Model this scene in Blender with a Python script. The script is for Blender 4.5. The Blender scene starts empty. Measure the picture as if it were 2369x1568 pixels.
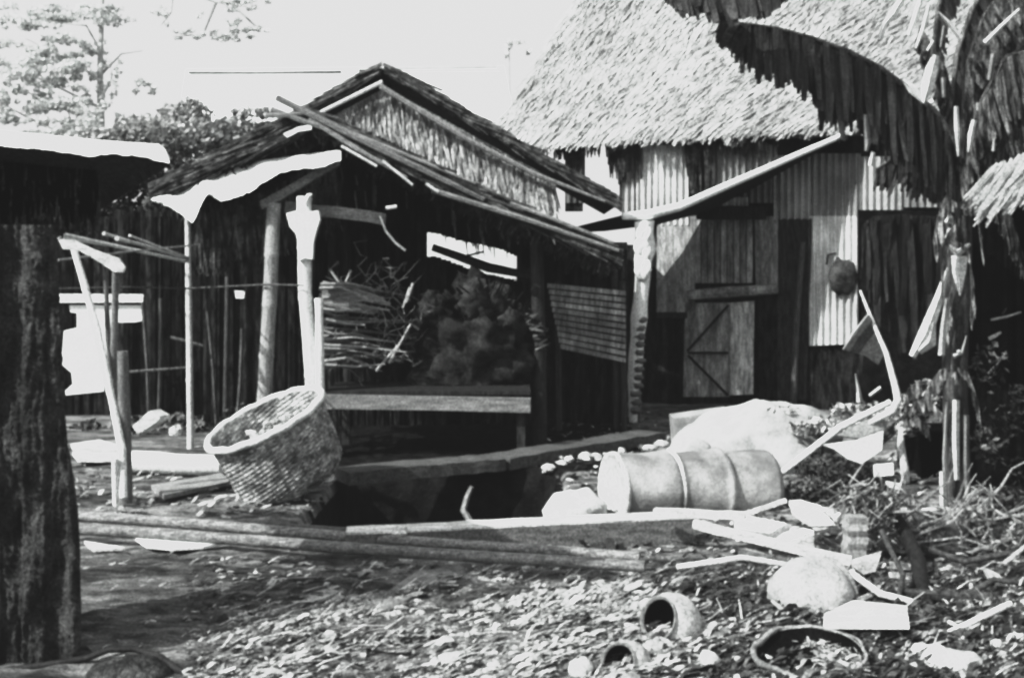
import bpy, math, random
from mathutils import Vector, Matrix, noise, Quaternion
random.seed(7)
R = math.radians
U = random.uniform
sc = bpy.context.scene
col = sc.collection

# ------------------------------------------------------------------ camera model
F, H, CU, CV = 2600.0, 1.5, 1184.5, 640.0        # focal (in picture units), eye height, centre, horizon row
def P(u, v, Y):
    return Vector(((u - CU) / F * Y, Y, H - (v - CV) / F * Y))
def smooth(a, b, x):
    t = max(0.0, min(1.0, (x - a) / (b - a)))
    return t * t * (3 - 2 * t)
def gz(x, y):
    """height of the yard: a dug pit, a rubble bank to the right, small relief"""
    z = 0.0
    near = 1 - smooth(14, 22, y)
    n1 = noise.noise(Vector((x * .9, y * .9, 3.1)))
    q = Vector((x * .8 + y * .6, -x * .6 + y * .8, 0))
    n2 = noise.noise(Vector((q.x * 1.1, q.y * 4.2, 7.7)))
    n3 = noise.noise(Vector((x * 9, y * 9, 1.7)))
    z += near * (.03 * n1 + .018 * n3)
    fg = (1 - smooth(5.6, 6.3, y)) * smooth(-1.5, -.6, x)
    z += fg * .045 * n2
    bank = smooth(1.25, 2.1, x) * smooth(7.2, 8.2, y) * (1 - smooth(9.2, 11, y))
    z += bank * (.10 + .07 * noise.noise(Vector((x * 2.5, y * 2.5, 9))))
    px = smooth(-1.32, -1.12, x) * (1 - smooth(.12, .42, x))
    py = smooth(6.60, 6.66, y) * (1 - smooth(8.62, 8.75, y))
    z -= .7 * px * py
    return z
def PH(u, v, h):
    """point of that picture position lying h above the yard level"""
    Y = (H - h) * F / (v - CV); return P(u, v, Y)
def G(u, v, dz=0.0):
    Y = H * F / (v - CV)
    x = (u - CU) / F * Y
    return Vector((x, Y, gz(x, Y) + dz))

# ------------------------------------------------------------------ materials
def mat(name, lo, hi, scale=8.0, stretch=(1, 1, 1), detail=6, rough=.85, bump=.3, bscale=None, spec=.2,
        contrast=(.35, .65), rot=(0, 0, 0), big=None, transl=0.0, tonal=True, grain=90, gr=(.5, 1.4)):
    m = bpy.data.materials.new(name); m.use_nodes = True
    nt = m.node_tree; N = nt.nodes; L = nt.links
    b = N['Principled BSDF']
    b.inputs['Roughness'].default_value = rough
    b.inputs['Specular IOR Level'].default_value = spec
    tc = N.new('ShaderNodeTexCoord'); mp = N.new('ShaderNodeMapping')
    mp.inputs['Scale'].default_value = stretch; mp.inputs['Rotation'].default_value = rot
    L.new(tc.outputs['Object'], mp.inputs['Vector'])
    no = N.new('ShaderNodeTexNoise'); no.inputs['Scale'].default_value = scale
    no.inputs['Detail'].default_value = detail; no.inputs['Roughness'].default_value = .65
    L.new(mp.outputs['Vector'], no.inputs['Vector'])
    cr = N.new('ShaderNodeValToRGB')
    e = cr.color_ramp.elements
    e[0].position, e[1].position = contrast
    e[0].color = (lo * .97, lo, lo * .99, 1); e[1].color = (hi * .985, hi, hi * .99, 1)
    L.new(no.outputs['Fac'], cr.inputs['Fac'])
    out = cr.outputs['Color']
    def mul(a, f_out):
        mx = N.new('ShaderNodeMix'); mx.data_type = 'RGBA'; mx.blend_type = 'MULTIPLY'
        mx.inputs[0].default_value = 1.0
        L.new(a, mx.inputs[6]); L.new(f_out, mx.inputs[7]); return mx.outputs[2]
    if big:                                            # large soft stains
        nb = N.new('ShaderNodeTexNoise'); nb.inputs['Scale'].default_value = big[0]; nb.inputs['Detail'].default_value = 4
        L.new(mp.outputs['Vector'], nb.inputs['Vector'])
        rb = N.new('ShaderNodeValToRGB'); rb.color_ramp.elements[0].position = .36; rb.color_ramp.elements[1].position = .62
        rb.color_ramp.elements[0].color = (big[1],) * 3 + (1,)
        rb.color_ramp.elements[1].color = (1, 1, 1, 1)
        L.new(nb.outputs['Fac'], rb.inputs['Fac']); out = mul(out, rb.outputs['Color'])
    ng = N.new('ShaderNodeTexNoise'); ng.inputs['Scale'].default_value = grain; ng.inputs['Detail'].default_value = 3
    L.new(tc.outputs['Object'], ng.inputs['Vector'])
    rg = N.new('ShaderNodeValToRGB'); rg.color_ramp.elements[0].position = .3; rg.color_ramp.elements[1].position = .7
    rg.color_ramp.elements[0].color = (gr[0],) * 3 + (1,); rg.color_ramp.elements[1].color = (gr[1],) * 3 + (1,)
    L.new(ng.outputs['Fac'], rg.inputs['Fac']); out = mul(out, rg.outputs['Color'])
    if tonal:
        at = N.new('ShaderNodeAttribute'); at.attribute_name = 'tone'
        out = mul(out, at.outputs['Color'])
    L.new(out, b.inputs['Base Color'])
    if bump:
        bp = N.new('ShaderNodeBump'); bp.inputs['Strength'].default_value = bump; bp.inputs['Distance'].default_value = .02
        n2 = N.new('ShaderNodeTexNoise'); n2.inputs['Scale'].default_value = bscale or scale * 2.5; n2.inputs['Detail'].default_value = 8
        L.new(mp.outputs['Vector'], n2.inputs['Vector']); L.new(n2.outputs['Fac'], bp.inputs['Height'])
        L.new(bp.outputs['Normal'], b.inputs['Normal'])
    if transl:
        tr = N.new('ShaderNodeBsdfTranslucent'); L.new(out, tr.inputs['Color'])
        ms = N.new('ShaderNodeMixShader'); ms.inputs[0].default_value = transl
        L.new(b.outputs[0], ms.inputs[1]); L.new(tr.outputs[0], ms.inputs[2])
        L.new(ms.outputs[0], N['Material Output'].inputs['Surface'])
    return m

M = {}
M['ground'] = mat('yard_soil', .075, .34, 5, (1, 3.4, 1), 12, .95, .9, 22, .05, (.36, .66), (0, 0, R(-38)), (1.1, .35))
M['litter'] = mat('dry_litter', .28, .74, 9, (1, 1, 1), 4, .9, .3, transl=.1)
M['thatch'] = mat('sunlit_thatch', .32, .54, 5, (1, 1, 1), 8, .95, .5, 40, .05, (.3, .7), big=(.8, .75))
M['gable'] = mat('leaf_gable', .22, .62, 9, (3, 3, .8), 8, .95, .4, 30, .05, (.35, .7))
M['darkthatch'] = mat('shade_dark_thatch', .02, .13, 9, (1, 1, 1), 8, .95, .6, 30, .03, (.38, .75))  # dark thatch colour that also carries the shade under the roofs
M['darkwall'] = mat('shade_dark_leaf_wall', .010, .07, 7, (3, 3, .7), 8, .95, .5, 30, .03, (.4, .75))  # leaf colour darkened to stand for deep shade on walls and fence
M['black'] = mat('painted_deep_shade', .004, .014, 6, (1, 1, 1), 8, .95, .5, 30, .02, (.45, .8))  # near-black colour standing for shade in openings and hollows
M['pit'] = mat('dark_mud_and_shade', .006, .02, 8, (1, 1, 1), 8, .8, .6, 30, .05)  # pit mud, also used to paint the shade under the table
M['white'] = mat('whitened_board', .38, .78, 9, (1, 4, 4), 9, .7, .4, 40, .1, (.28, .5), big=(6, .6))
M['cloth'] = mat('white_cloth', .78, .88, 4, (1, 1, 1), 4, .8, .1, 30, .1)
M['pole'] = mat('bamboo', .42, .76, 9, (5, 5, .8), 6, .55, .15, 40, .3, (.3, .7))
M['greypole'] = mat('grey_bamboo', .12, .30, 9, (5, 5, .8), 6, .6, .2, 40, .2, (.3, .7))
M['darkpole'] = mat('dark_pole', .03, .11, 9, (5, 5, .8), 6, .6, .3, 40, .2, (.35, .7))
M['lying'] = mat('lying_bamboo', .06, .20, 12, (.6, 5, 5), 6, .6, .3, 40, .2, (.35, .7))
M['greywood'] = mat('weathered_wood', .10, .26, 6, (.8, 6, 6), 8, .85, .4, 40, .1, (.3, .7))
M['doorwood'] = mat('door_wood', .15, .46, 9, (4, 4, .8), 8, .9, .4, 40, .08, (.35, .7), big=(2, .5))
M['darkwood'] = mat('dark_wood', .02, .07, 9, (4, 4, .8), 8, .9, .4, 40, .08)
M['corr'] = mat('corrugated_iron', .30, .58, 5, (1, 1, .6), 8, .5, .15, 30, .3, (.3, .7), big=(2.2, .6))
M['corrdark'] = mat('stained_iron', .04, .16, 5, (1, 1, .5), 8, .6, .2, 30, .2, (.35, .7))
M['corrwhite'] = mat('whitewashed_iron', .6, .8, 4, (1, 1, .6), 6, .6, .1, 30, .2)
M['basket'] = mat('woven_basket', .2, .6, 14, (1, 1, 1), 8, .8, .6, 60, .1, (.38, .62), big=(5, .55))
M['rim'] = mat('basket_rim', .5, .75, 14, (1, 1, 1), 6, .7, .3, 50, .1)
M['drum'] = mat('faded_metal_drum', .17, .42, 5, (1, 1, 1), 10, .5, .25, 40, .3, (.30, .62), big=(3.5, .5), gr=(.75, 1.2))
M['drumrib'] = mat('pale_rib', .45, .75, 9, (1, 1, 1), 8, .5, .2, 40, .3, (.3, .6))  # ribs coloured paler than the drum body
M['sack'] = mat('pale_sack', .36, .60, 7, (1, 1, 1), 6, .85, .3, 40, .1, big=(3, .6), gr=(.75, 1.2))
M['clay'] = mat('pale_clay', .32, .6, 7, (1, 1, 1), 7, .75, .3, 30, .15, big=(4, .7))
M['darkcloth'] = mat('sooty_cloth', .025, .15, 7, (1, 1, 1), 8, .9, .6, 14, .05, (.38, .75))
M['leaf'] = mat('banana_leaf', .012, .075, 6, (7, 7, .6), 6, .5, .3, 30, .3, (.35, .7), transl=.08)
M['leafpale'] = mat('leaf_highlight_and_stalk', .5, .8, 8, (1, 1, 1), 6, .6, .2, 30, .2, transl=.15)
M['deadleaf'] = mat('dead_leaf', .03, .34, 8, (5, 5, .8), 7, .8, .4, 30, .1, (.4, .68))
M['stem'] = mat('banana_stem', .02, .11, 7, (4, 4, .7), 7, .6, .3, 30, .2, (.4, .62))
M['faded'] = mat('hazy_foliage', .52, .8, 1.2, (1, 1, 1), 5, .9, 0, transl=.25)  # leaf colour lightened to imitate distance haze
M['faded2'] = mat('hazy_bush', .22, .42, 1.2, (1, 1, 1), 5, .9, 0, transl=.25)  # bush colour faded to imitate haze
M['haze'] = mat('hazy_bark', .3, .45, 3, (1, 1, 1), 5, .9, .2)  # bark colour lightened as haze would do
M['bush'] = mat('bush_leaves', .03, .12, 4, (1, 1, 1), 5, .8, 0, transl=.15)
M['palewall'] = mat('pale_house_wall', .7, .82, 3, (1, 1, 1), 5, .9, .1)
M['mudwall'] = mat('rough_board_wall', .045, .15, 7, (2.2, 2.2, 1.5), 12, .95, 1.0, 22, .04, (.38, .72), big=(2.6, .45))
M['bucket'] = mat('rusty_sheet', .04, .34, 5, (1, 1, 1), 8, .7, .3, 40, .2, (.4, .68))
M['rubber'] = mat('dark_hose', .012, .04, 9, (1, 1, 1), 6, .7, .3)
M['stone'] = mat('pale_rubble', .4, .75, 9, (1, 1, 1), 8, .9, .6, 30, .1)

# ------------------------------------------------------------------ mesh builder
class MB:
    def __init__(s): s.v = []; s.f = []; s.t = []
    def face(s, pts, tone=1.0):
        i = len(s.v); s.v += [Vector(p) for p in pts]; s.f.append(tuple(range(i, i + len(pts)))); s.t.append(tone)
    def grid(s, rows, tone=1.0, closed=False):
        i = len(s.v); n = len(rows[0])
        for r in rows: s.v += [Vector(p) for p in r]
        for a in range(len(rows) - 1):
            for b in range(n if closed else n - 1):
                c = (b + 1) % n
                s.f.append((i + a * n + b, i + a * n + c, i + (a + 1) * n + c, i + (a + 1) * n + b))
                s.t.append(tone(a, b) if callable(tone) else tone)
    def box(s, c, size, rot=None, tone=1.0):
        c = Vector(c); i = len(s.v)
        for z in (-1, 1):
            for y in (-1, 1):
                for x in (-1, 1):
                    p = Vector((x * size[0] / 2, y * size[1] / 2, z * size[2] / 2))
                    if rot: p = rot @ p
                    s.v.append(c + p)
        for q in ((0, 2, 3, 1), (4, 5, 7, 6), (0, 1, 5, 4), (2, 6, 7, 3), (0, 4, 6, 2), (1, 3, 7, 5)):
            s.f.append(tuple(i + k for k in q)); s.t.append(tone)
    def beam(s, p, q, w, h, tone=1.0, roll=0, seg=1, wob=0):
        """bar from p to q, w wide (sideways), h high"""
        p = Vector(p); q = Vector(q); d = (q - p).normalized()
        up = Vector((0, 0, 1)) if abs(d.z) < .9 else Vector((0, -1, 0))
        sd = d.cross(up).normalized(); up = sd.cross(d).normalized()
        if roll:
            k = Quaternion(d, roll); sd = k @ sd; up = k @ up
        rows = []
        for a in range(seg + 1):
            c = p.lerp(q, a / seg) + (up * U(-wob, wob) + sd * U(-wob, wob) if wob else Vector())
            ww = w * (1 + U(-wob, wob) * 2); hh = h * (1 + U(-wob, wob) * 2)
            rows.append([c + sd * ww / 2 + up * hh / 2, c - sd * ww / 2 + up * hh / 2, c - sd * ww / 2 - up * hh / 2, c + sd * ww / 2 - up * hh / 2])
        s.grid(rows, tone, True)
        s.face(rows[0][::-1], tone); s.face(rows[-1], tone)
    def tube(s, pts, rad, n=8, tone=1.0, wob=0.0, node=0, cap=True):
        pts = [Vector(p) for p in pts]
        if not hasattr(rad, '__len__'): rad = [rad] * len(pts)
        # resample
        if node:
            P2, R2 = [], []
            for a in range(len(pts) - 1):
                L = (pts[a + 1] - pts[a]).length; k = max(1, int(L / node))
                for b in range(k):
                    f = b / k; c = pts[a].lerp(pts[a + 1], f); r = rad[a] * (1 - f) + rad[a + 1] * f
                    e = .06 / k
                    P2 += [c, pts[a].lerp(pts[a + 1], f + .05 / k), pts[a].lerp(pts[a + 1], f + .10 / k), pts[a].lerp(pts[a + 1], f + .5 / k)]
                    R2 += [r * 1.0, r * 1.07, r * .99, r * .97]
            P2.append(pts[-1]); R2.append(rad[-1]); pts, rad = P2, R2
        d0 = (pts[1] - pts[0]).normalized()
        a0 = d0.orthogonal().normalized()
        rows = []
        for i, p in enumerate(pts):
            d = (pts[min(i + 1, len(pts) - 1)] - pts[max(i - 1, 0)]).normalized()
            a0 = (a0 - d * a0.dot(d)).normalized(); b0 = d.cross(a0)
            r = rad[i]; row = []
            for k in range(n):
                an = 2 * math.pi * k / n; rr = r * (1 + U(-wob, wob))
                row.append(p + a0 * math.cos(an) * rr + b0 * math.sin(an) * rr)
            rows.append(row)
        s.grid(rows, tone, True)
        if cap: s.face(rows[0][::-1], tone); s.face(rows[-1], tone)
    def prism(s, pts, back, tone=1.0):
        """polygon pts extruded by vector back"""
        pts = [Vector(p) for p in pts]; bk = [p + Vector(back) for p in pts]; n = len(pts)
        s.face(pts, tone); s.face(bk[::-1], tone)
        for i in range(n): s.face([pts[i], bk[i], bk[(i + 1) % n], pts[(i + 1) % n]], tone)
    def blade(s, p, d, side, L, w, lift=0, nrm=Vector((0, 0, 1)), tone=1.0):
        p = Vector(p); m = p + d * L * .5 + nrm * lift; e = p + d * L + nrm * lift * .3
        i = len(s.v); s.v += [p - side * w / 2, p + side * w / 2, m + side * w / 2, m - side * w / 2, e + side * w * .3, e - side * w * .3]
        s.f += [(i, i + 1, i + 2, i + 3), (i + 3, i + 2, i + 4, i + 5)]; s.t += [tone, tone]
    def blob(s, c, rad, rot=None, amp=.12, fr=2.0, n=20, tone=1.0, seed=0, flat=None, pw=1.0):
        c = Vector(c); rows = []
        for i in range(n // 2 + 1):
            th = math.pi * i / (n // 2); row = []
            for k in range(n):
                ph = 2 * math.pi * k / n
                q = Vector((math.sin(th) * math.cos(ph), math.sin(th) * math.sin(ph), math.cos(th)))
                if pw != 1.0: q = Vector([math.copysign(abs(x) ** pw, x) for x in q])
                f = 1 + amp * noise.noise(q * fr + Vector((seed * 3.3, seed, 0))) + amp * .4 * noise.noise(q * fr * 3 + Vector((seed, 0, 0)))
                p = Vector((q.x * rad[0], q.y * rad[1], q.z * rad[2])) * f
                if flat is not None: p.z = max(p.z, flat)
                if rot: p = rot @ p
                row.append(c + p)
            rows.append(row)
        s.grid(rows, tone, True)
    def lathe(s, prof, c, rot=None, n=28, tone=1.0, wob=0.0):
        c = Vector(c); rows = []
        for (r, z) in prof:
            row = []
            for k in range(n):
                a = 2 * math.pi * k / n; rr = r * (1 + U(-wob, wob))
                p = Vector((rr * math.cos(a), rr * math.sin(a), z))
                if rot: p = rot @ p
                row.append(c + p)
            rows.append(row)
        s.grid(rows, tone, True)
    def clump(s, c, rad, n, size, lo=.5, hi=1.5, asp=.6):
        c = Vector(c)
        for _ in range(n):
            while True:
                q = Vector((U(-1, 1), U(-1, 1), U(-1, 1)))
                if q.length < 1: break
            p = c + Vector((q.x * rad[0], q.y * rad[1], q.z * rad[2]))
            a = Vector((U(-1, 1), U(-1, 1), U(-1, 1))).normalized(); b = a.orthogonal().normalized()
            L = size * U(.6, 1.4); t = U(lo, hi) * (.75 + .45 * (q.z * .5 + .5))
            s.face([p - a * L / 2, p + b * L * asp / 2, p + a * L / 2, p - b * L * asp / 2], t)
    def build(s, name, m, parent=None, smooth=False):
        me = bpy.data.meshes.new(name)
        if parent is not None: org = parent.matrix_basis.translation.copy() if parent.type == 'EMPTY' else parent['org']
        else:
            xs = [v.x for v in s.v]; ys = [v.y for v in s.v]; zs = [v.z for v in s.v]
            org = Vector(((min(xs) + max(xs)) / 2, (min(ys) + max(ys)) / 2, min(zs)))
        org = Vector(org)
        me.from_pydata([tuple(v - org) for v in s.v], [], s.f)
        at = me.attributes.new('tone', 'FLOAT', 'FACE'); at.data.foreach_set('value', s.t)
        me.materials.append(m)
        if smooth: me.polygons.foreach_set('use_smooth', [True] * len(me.polygons))
        me.update()
        o = bpy.data.objects.new(name, me); col.objects.link(o)
        if parent is None: o.location = org
        elif parent.type == 'EMPTY': o.parent = parent
        else: o.parent = parent
        if parent is not None and parent.type != 'EMPTY': pass
        MB.ORG[o.name] = org
        return o
MB.ORG = {}
def sub(mb, name, m, part, smooth=False):
    """sub-part of a part mesh (parts sit at their thing's origin with no offset)"""
    org = MB.ORG[part.name]
    o = bpy.data.objects.new(name, None)
    me = bpy.data.meshes.new(name); me.from_pydata([tuple(v - org) for v in mb.v], [], mb.f)
    at = me.attributes.new('tone', 'FLOAT', 'FACE'); at.data.foreach_set('value', mb.t)
    me.materials.append(m)
    if smooth: me.polygons.foreach_set('use_smooth', [True] * len(me.polygons))
    bpy.data.objects.remove(o)
    o = bpy.data.objects.new(name, me); col.objects.link(o); o.parent = part
    return o
def thing(name, label, cat, loc, group=None):
    o = bpy.data.objects.new(name, None); col.objects.link(o); o.location = loc; o.empty_display_size = .2
    o['label'] = label; o['category'] = cat
    if group: o['group'] = group
    return o
def tag(o, label, cat, group=None, kind=None):
    if label: o['label'] = label
    if cat: o['category'] = cat
    if group: o['group'] = group
    if kind: o['kind'] = kind
    return o
def one(mb, name, m, label, cat, group=None, smooth=False):
    return tag(mb.build(name, m, None, smooth), label, cat, group)
def lerp(a, b, t): return a + (b - a) * t
def curve(pts, x):
    """piecewise linear lookup"""
    if x <= pts[0][0]: return pts[0][1]
    for (a, b), (c, d) in zip(pts, pts[1:]):
        if x <= c: return b + (d - b) * (x - a) / (c - a)
    return pts[-1][1]

# ------------------------------------------------------------------ ground and sky
def nonuni(lo, hi, a, b, fine, coarse):
    xs = []; x = a
    while x < b: xs.append(x); x += fine
    xs.append(b); st = fine; x = b
    while x < hi: st *= coarse; x += st; xs.append(min(x, hi))
    st = fine; x = a
    while x > lo: st *= coarse; x -= st; xs.insert(0, max(x, lo))
    return xs
xs = nonuni(-400, 400, -3.2, 3.4, .03, 1.25); ys = nonuni(-60, 900, 4.0, 10.5, .03, 1.25)
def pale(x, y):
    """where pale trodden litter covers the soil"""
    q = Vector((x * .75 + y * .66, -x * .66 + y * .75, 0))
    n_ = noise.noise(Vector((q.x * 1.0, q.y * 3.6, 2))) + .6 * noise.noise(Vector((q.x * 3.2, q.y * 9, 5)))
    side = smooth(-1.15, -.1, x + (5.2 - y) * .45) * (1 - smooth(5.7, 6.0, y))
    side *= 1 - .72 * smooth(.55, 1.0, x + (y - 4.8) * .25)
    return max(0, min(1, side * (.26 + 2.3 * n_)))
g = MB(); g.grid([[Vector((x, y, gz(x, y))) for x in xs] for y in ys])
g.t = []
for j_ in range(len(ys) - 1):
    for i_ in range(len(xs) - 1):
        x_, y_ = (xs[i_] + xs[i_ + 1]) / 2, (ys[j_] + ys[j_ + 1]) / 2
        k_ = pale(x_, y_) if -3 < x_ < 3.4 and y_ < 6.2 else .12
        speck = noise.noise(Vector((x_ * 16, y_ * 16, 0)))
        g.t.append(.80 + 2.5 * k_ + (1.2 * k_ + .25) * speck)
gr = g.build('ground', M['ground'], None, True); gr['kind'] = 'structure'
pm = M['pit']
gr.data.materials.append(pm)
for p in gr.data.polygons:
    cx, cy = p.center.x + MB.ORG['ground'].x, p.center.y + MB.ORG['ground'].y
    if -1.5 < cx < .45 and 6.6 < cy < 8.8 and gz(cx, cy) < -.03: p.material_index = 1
    elif -2.0 < cx < 1.2 + .2 * noise.noise(Vector((cx * 3, cy * 3, 0))) and 8.55 < cy < 13: p.material_index = 1  # shade under the table and shelter painted into the ground

# ------------------------------------------------------------------ far left tree, bushes
def foliage(mb, spots, Y, size, dens, dy=.6):
    if dens > .2 and Y == 30:
        spots = [(u + U(-1, 1) * ru, v + U(-1.5, 1.5) * rv, ru * U(.15, .5), rv * U(.25, .8)) for (u, v, ru, rv) in spots for _ in range(9)]
    for (u, v, ru, rv) in spots:
        k = Y / F
        n = int(dens * ru * rv)
        mb.clump(P(u, v, Y + U(-dy, dy)), (ru * k, max(ru, rv) * k * .7, rv * k), n, size, .6, 1.4)
Y = 30
t = thing('tall_tree', 'tall thin tree with sparse layered foliage coloured pale as if fading in haze behind the left shed', 'tree', P(232, 330, Y).xy.to_3d())
mb = MB(); mb.tube([P(232, 640 + H * F / Y, Y), P(234, 300, Y), P(232, 150, Y), P(238, -60, Y), P(235, -200, Y)], [.16, .11, .08, .06, .03], 7)
mb.build('trunk', M['haze'], t)
mb = MB()
for pts in ([(234, 190), (180, 150), (60, 90)], [(232, 175), (280, 125), (330, 118)], [(232, 250), (150, 210), (20, 150)], [(234, 120), (200, 60), (60, 45)],
            [(234, 290), (120, 240), (10, 190)], [(232, 230), (250, 200), (265, 160)], [(236, -60), (350, -40), (500, 5), (600, 20)],
            [(400, -25), (395, 30), (372, 60)], [(500, 5), (470, 80), (400, 85)], [(540, 12), (590, 60), (620, 75)], [(120, 300), (60, 270), (5, 240)]):
    mb.tube([P(a, b, Y + U(-.5, .5)) for a, b in pts], [.045] + [.03] * (len(pts) - 2) + [.012], 5)
mb.build('limb', M['haze'], t)
mb = MB()
foliage(mb, [(70, 48, 80, 22), (170, 40, 90, 16), (230, 34, 60, 14), (30, 62, 40, 18), (50, 122, 60, 18), (130, 118, 70, 20), (205, 116, 45, 14), (120, 105, 20, 12),
             (40, 190, 50, 32), (95, 180, 60, 22), (190, 175, 28, 20), (70, 232, 36, 18), (30, 215, 30, 16), (160, 268, 60, 28), (210, 262, 40, 20), (50, 290, 45, 22),
             (30, 268, 26, 12), (190, 305, 50, 16), (232, 100, 12, 8), (250, 145, 18, 6), (250, 195, 14, 6), (262, 200, 8, 22), (272, 160, 10, 14), (232, 250, 10, 30), (130, 330, 90, 14), (90, 150, 90, 20), (150, 230, 60, 20), (300, 300, 40, 20)], Y, .11, .30)
foliage(mb, [(545, 14, 38, 9), (590, 8, 30, 5), (588, 70, 26, 9), (550, 62, 20, 10), (525, 82, 26, 7), (470, 80, 20, 5), (430, 80, 26, 6), (380, 40, 10, 16), (365, 30, 14, 4),
             (460, 40, 8, 6), (510, 86, 22, 6), (338, 202, 26, 9), (440, 210, 5, 14), (535, 55, 10, 5)], Y, .11, .5)
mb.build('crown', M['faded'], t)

def bush(name, label, spots, Y, size, dens, m, group=None, stems=3):
    k = Y / F; c = P(spots[0][0], 640 + H * F / Y, Y)
    t = thing(name, label, 'bush', c, group)
    mb = MB(); foliage(mb, spots, Y, size, dens, .3); mb.build('foliage', m, t)
    mb = MB()
    for i in range(stems):
        s_ = spots[i % len(spots)]
        mb.tube([c + Vector((U(-.1, .1), 0, 0)), P(s_[0], s_[1] + s_[3] * .5, Y)], [.04, .015], 5)
    mb.build('stem', M['haze'] if m is M['faded'] else M['darkpole'], t)
    return t
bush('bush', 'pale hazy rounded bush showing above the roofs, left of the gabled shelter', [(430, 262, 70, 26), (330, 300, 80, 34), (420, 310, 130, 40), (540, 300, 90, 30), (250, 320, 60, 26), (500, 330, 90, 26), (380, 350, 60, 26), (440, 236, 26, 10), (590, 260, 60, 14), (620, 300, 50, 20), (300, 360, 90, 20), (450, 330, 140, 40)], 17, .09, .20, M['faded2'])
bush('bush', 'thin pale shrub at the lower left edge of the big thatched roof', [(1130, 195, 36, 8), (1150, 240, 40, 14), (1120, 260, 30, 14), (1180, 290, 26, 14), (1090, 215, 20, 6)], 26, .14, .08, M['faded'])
bush('bush', 'small spiky sprig of palm leaves against the sky beside the big thatched roof', [(1178, 105, 10, 12), (1200, 98, 14, 5), (1222, 120, 6, 12), (1172, 125, 5, 12)], 26, .12, .25, M['faded'], stems=1)
bush('bush', 'dark mottled leafy bush with a few bright leaves under the left shed roof edge', [(300, 400, 90, 46), (250, 450, 70, 50), (370, 450, 70, 50), (420, 400, 50, 40), (300, 500, 120, 36), (400, 370, 40, 20), (270, 370, 60, 20)], 12.6, .075, .14, M['bush'])

# ------------------------------------------------------------------ pale long house behind
t = thing('long_house', 'long pale house with a low bright roof and dark ridge pole behind the gabled shelter', 'house', (-3, 20, 0))
a, b = P(430, 168, 22), P(1165, 160, 22)
c, d = P(395, 400, 19.0), P(1215, 400, 19.0)
mb = MB(); mb.prism([a, b, d, c], (0, .02, .06)); mb.prism([a + Vector((0, 0, 0)), b, Vector((b.x, 25, d.z)), Vector((a.x, 25, c.z))], (0, 0, .06)); mb.build('roof', M['palewall'], t)
mb = MB(); mb.box(((c.x + d.x) / 2, 19.35, c.z / 2 - .02), (d.x - c.x - .4, .1, c.z)); mb.build('wall', M['palewall'], t)
mb = MB(); mb.tube([P(436, 168, 21.8), P(600, 168, 21.8), P(790, 166, 21.8)], [.03, .022, .03], 6, wob=.15, tone=2.2)
mb.tube([P(830, 164, 21.9), P(885, 162, 21.9)], .03, 6); mb.build('ridge_pole', M['darkpole'], t)
mb = MB(); mb.tube([P(885, 160, 21.8), P(1150, 156, 21.8)], .028, 6, wob=.2); mb.build('ridge_pole', M['haze'], t)

# ------------------------------------------------------------------ thatch helper
def thatch(mb, A, B, C, D, n, L, w, skew=0, lo=.6, hi=1.3, edge=0, lift=.02, rows=22, jag=.10):
    """A top left, B top right, C bottom right, D bottom left; blades run down the slope"""
    A, B, C, D = map(Vector, (A, B, C, D))
    nr = (B - A).cross(D - A).normalized()
    if nr.z < 0: nr = -nr
    for i in range(n):
        t_ = (int(U(0, rows)) + U(0, .35)) / rows; s_ = U(0, 1)
        top = A.lerp(B, s_); bot = D.lerp(C, s_)
        p = top.lerp(bot, t_)
        d = (bot - top).normalized(); sd = d.cross(nr).normalized()
        d = (d + sd * U(-.25, .25) + sd * skew).normalized(); sd = d.cross(nr).normalized()
        tone = U(lo, hi) * (1 + .32 * noise.noise(p * 1.1)) * (.82 + .36 * min(1, (t_ * rows) % 1 * 3)) * (1 + .40 * noise.noise(Vector((s_ * 46 + t_ * 1.2, t_ * 5, 0)))) * (1.0 if U(0, 1) > .08 else .45)
        mb.blade(p + nr * U(.005, .05), d, sd, L * U(.5, 1.3), w * U(.6, 1.5), lift * U(-.5, 1.5), nr, tone)
    for i in range(edge):                                    # ragged eave
        s_ = U(0, 1); p = D.lerp(C, s_); d = (p - A.lerp(B, s_)).normalized()
        d = (d + Vector((U(-.2, .2), U(-.1, .1), -U(.2, 1.1)))).normalized(); sd = d.cross(nr).normalized()
        k = .5 + .9 * (noise.noise(Vector((s_ * 22, 3, 1))) + .3)
        mb.blade(p - d * .12, d, sd, .12 + jag * max(.1, k) * U(.6, 1.4), w * U(.6, 1.4), 0, nr, U(lo, hi) * .95)

# ------------------------------------------------------------------ big thatched hut on the right
E1, E2 = P(1148, 322, 14.0), P(2430, 268, 11.9)
T1, T2 = P(1410, -110, 17.2), P(2900, -110, 15.0)
hut = thing('thatched_hut', 'big hut with a steep sunlit thatched roof and corrugated iron walls on the right', 'hut', Vector((2.5, 14, 0)))
mb = MB(); mb.prism([E1, E2, T2, T1], (0, .1, -.12), .8)
BK = Vector((-.1, 18.5, 3.2)); mb.face([E1, T1, BK], .8)
mb.build('roof_layer', M['thatch'], hut)
mb = MB(); thatch(mb, T1, T2, E2, E1, 62000, .40, .018, skew=.10, lo=.7, hi=1.2, edge=3600, rows=26, jag=.16, lift=.03)
thatch(mb, T1, T1 + Vector((.3, .1, 0)), E1 + Vector((.4, -.1, 0)), E1, 900, .6, .03, skew=-.5, lo=.5)
mb.build('thatch', M['thatch'], hut)
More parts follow.
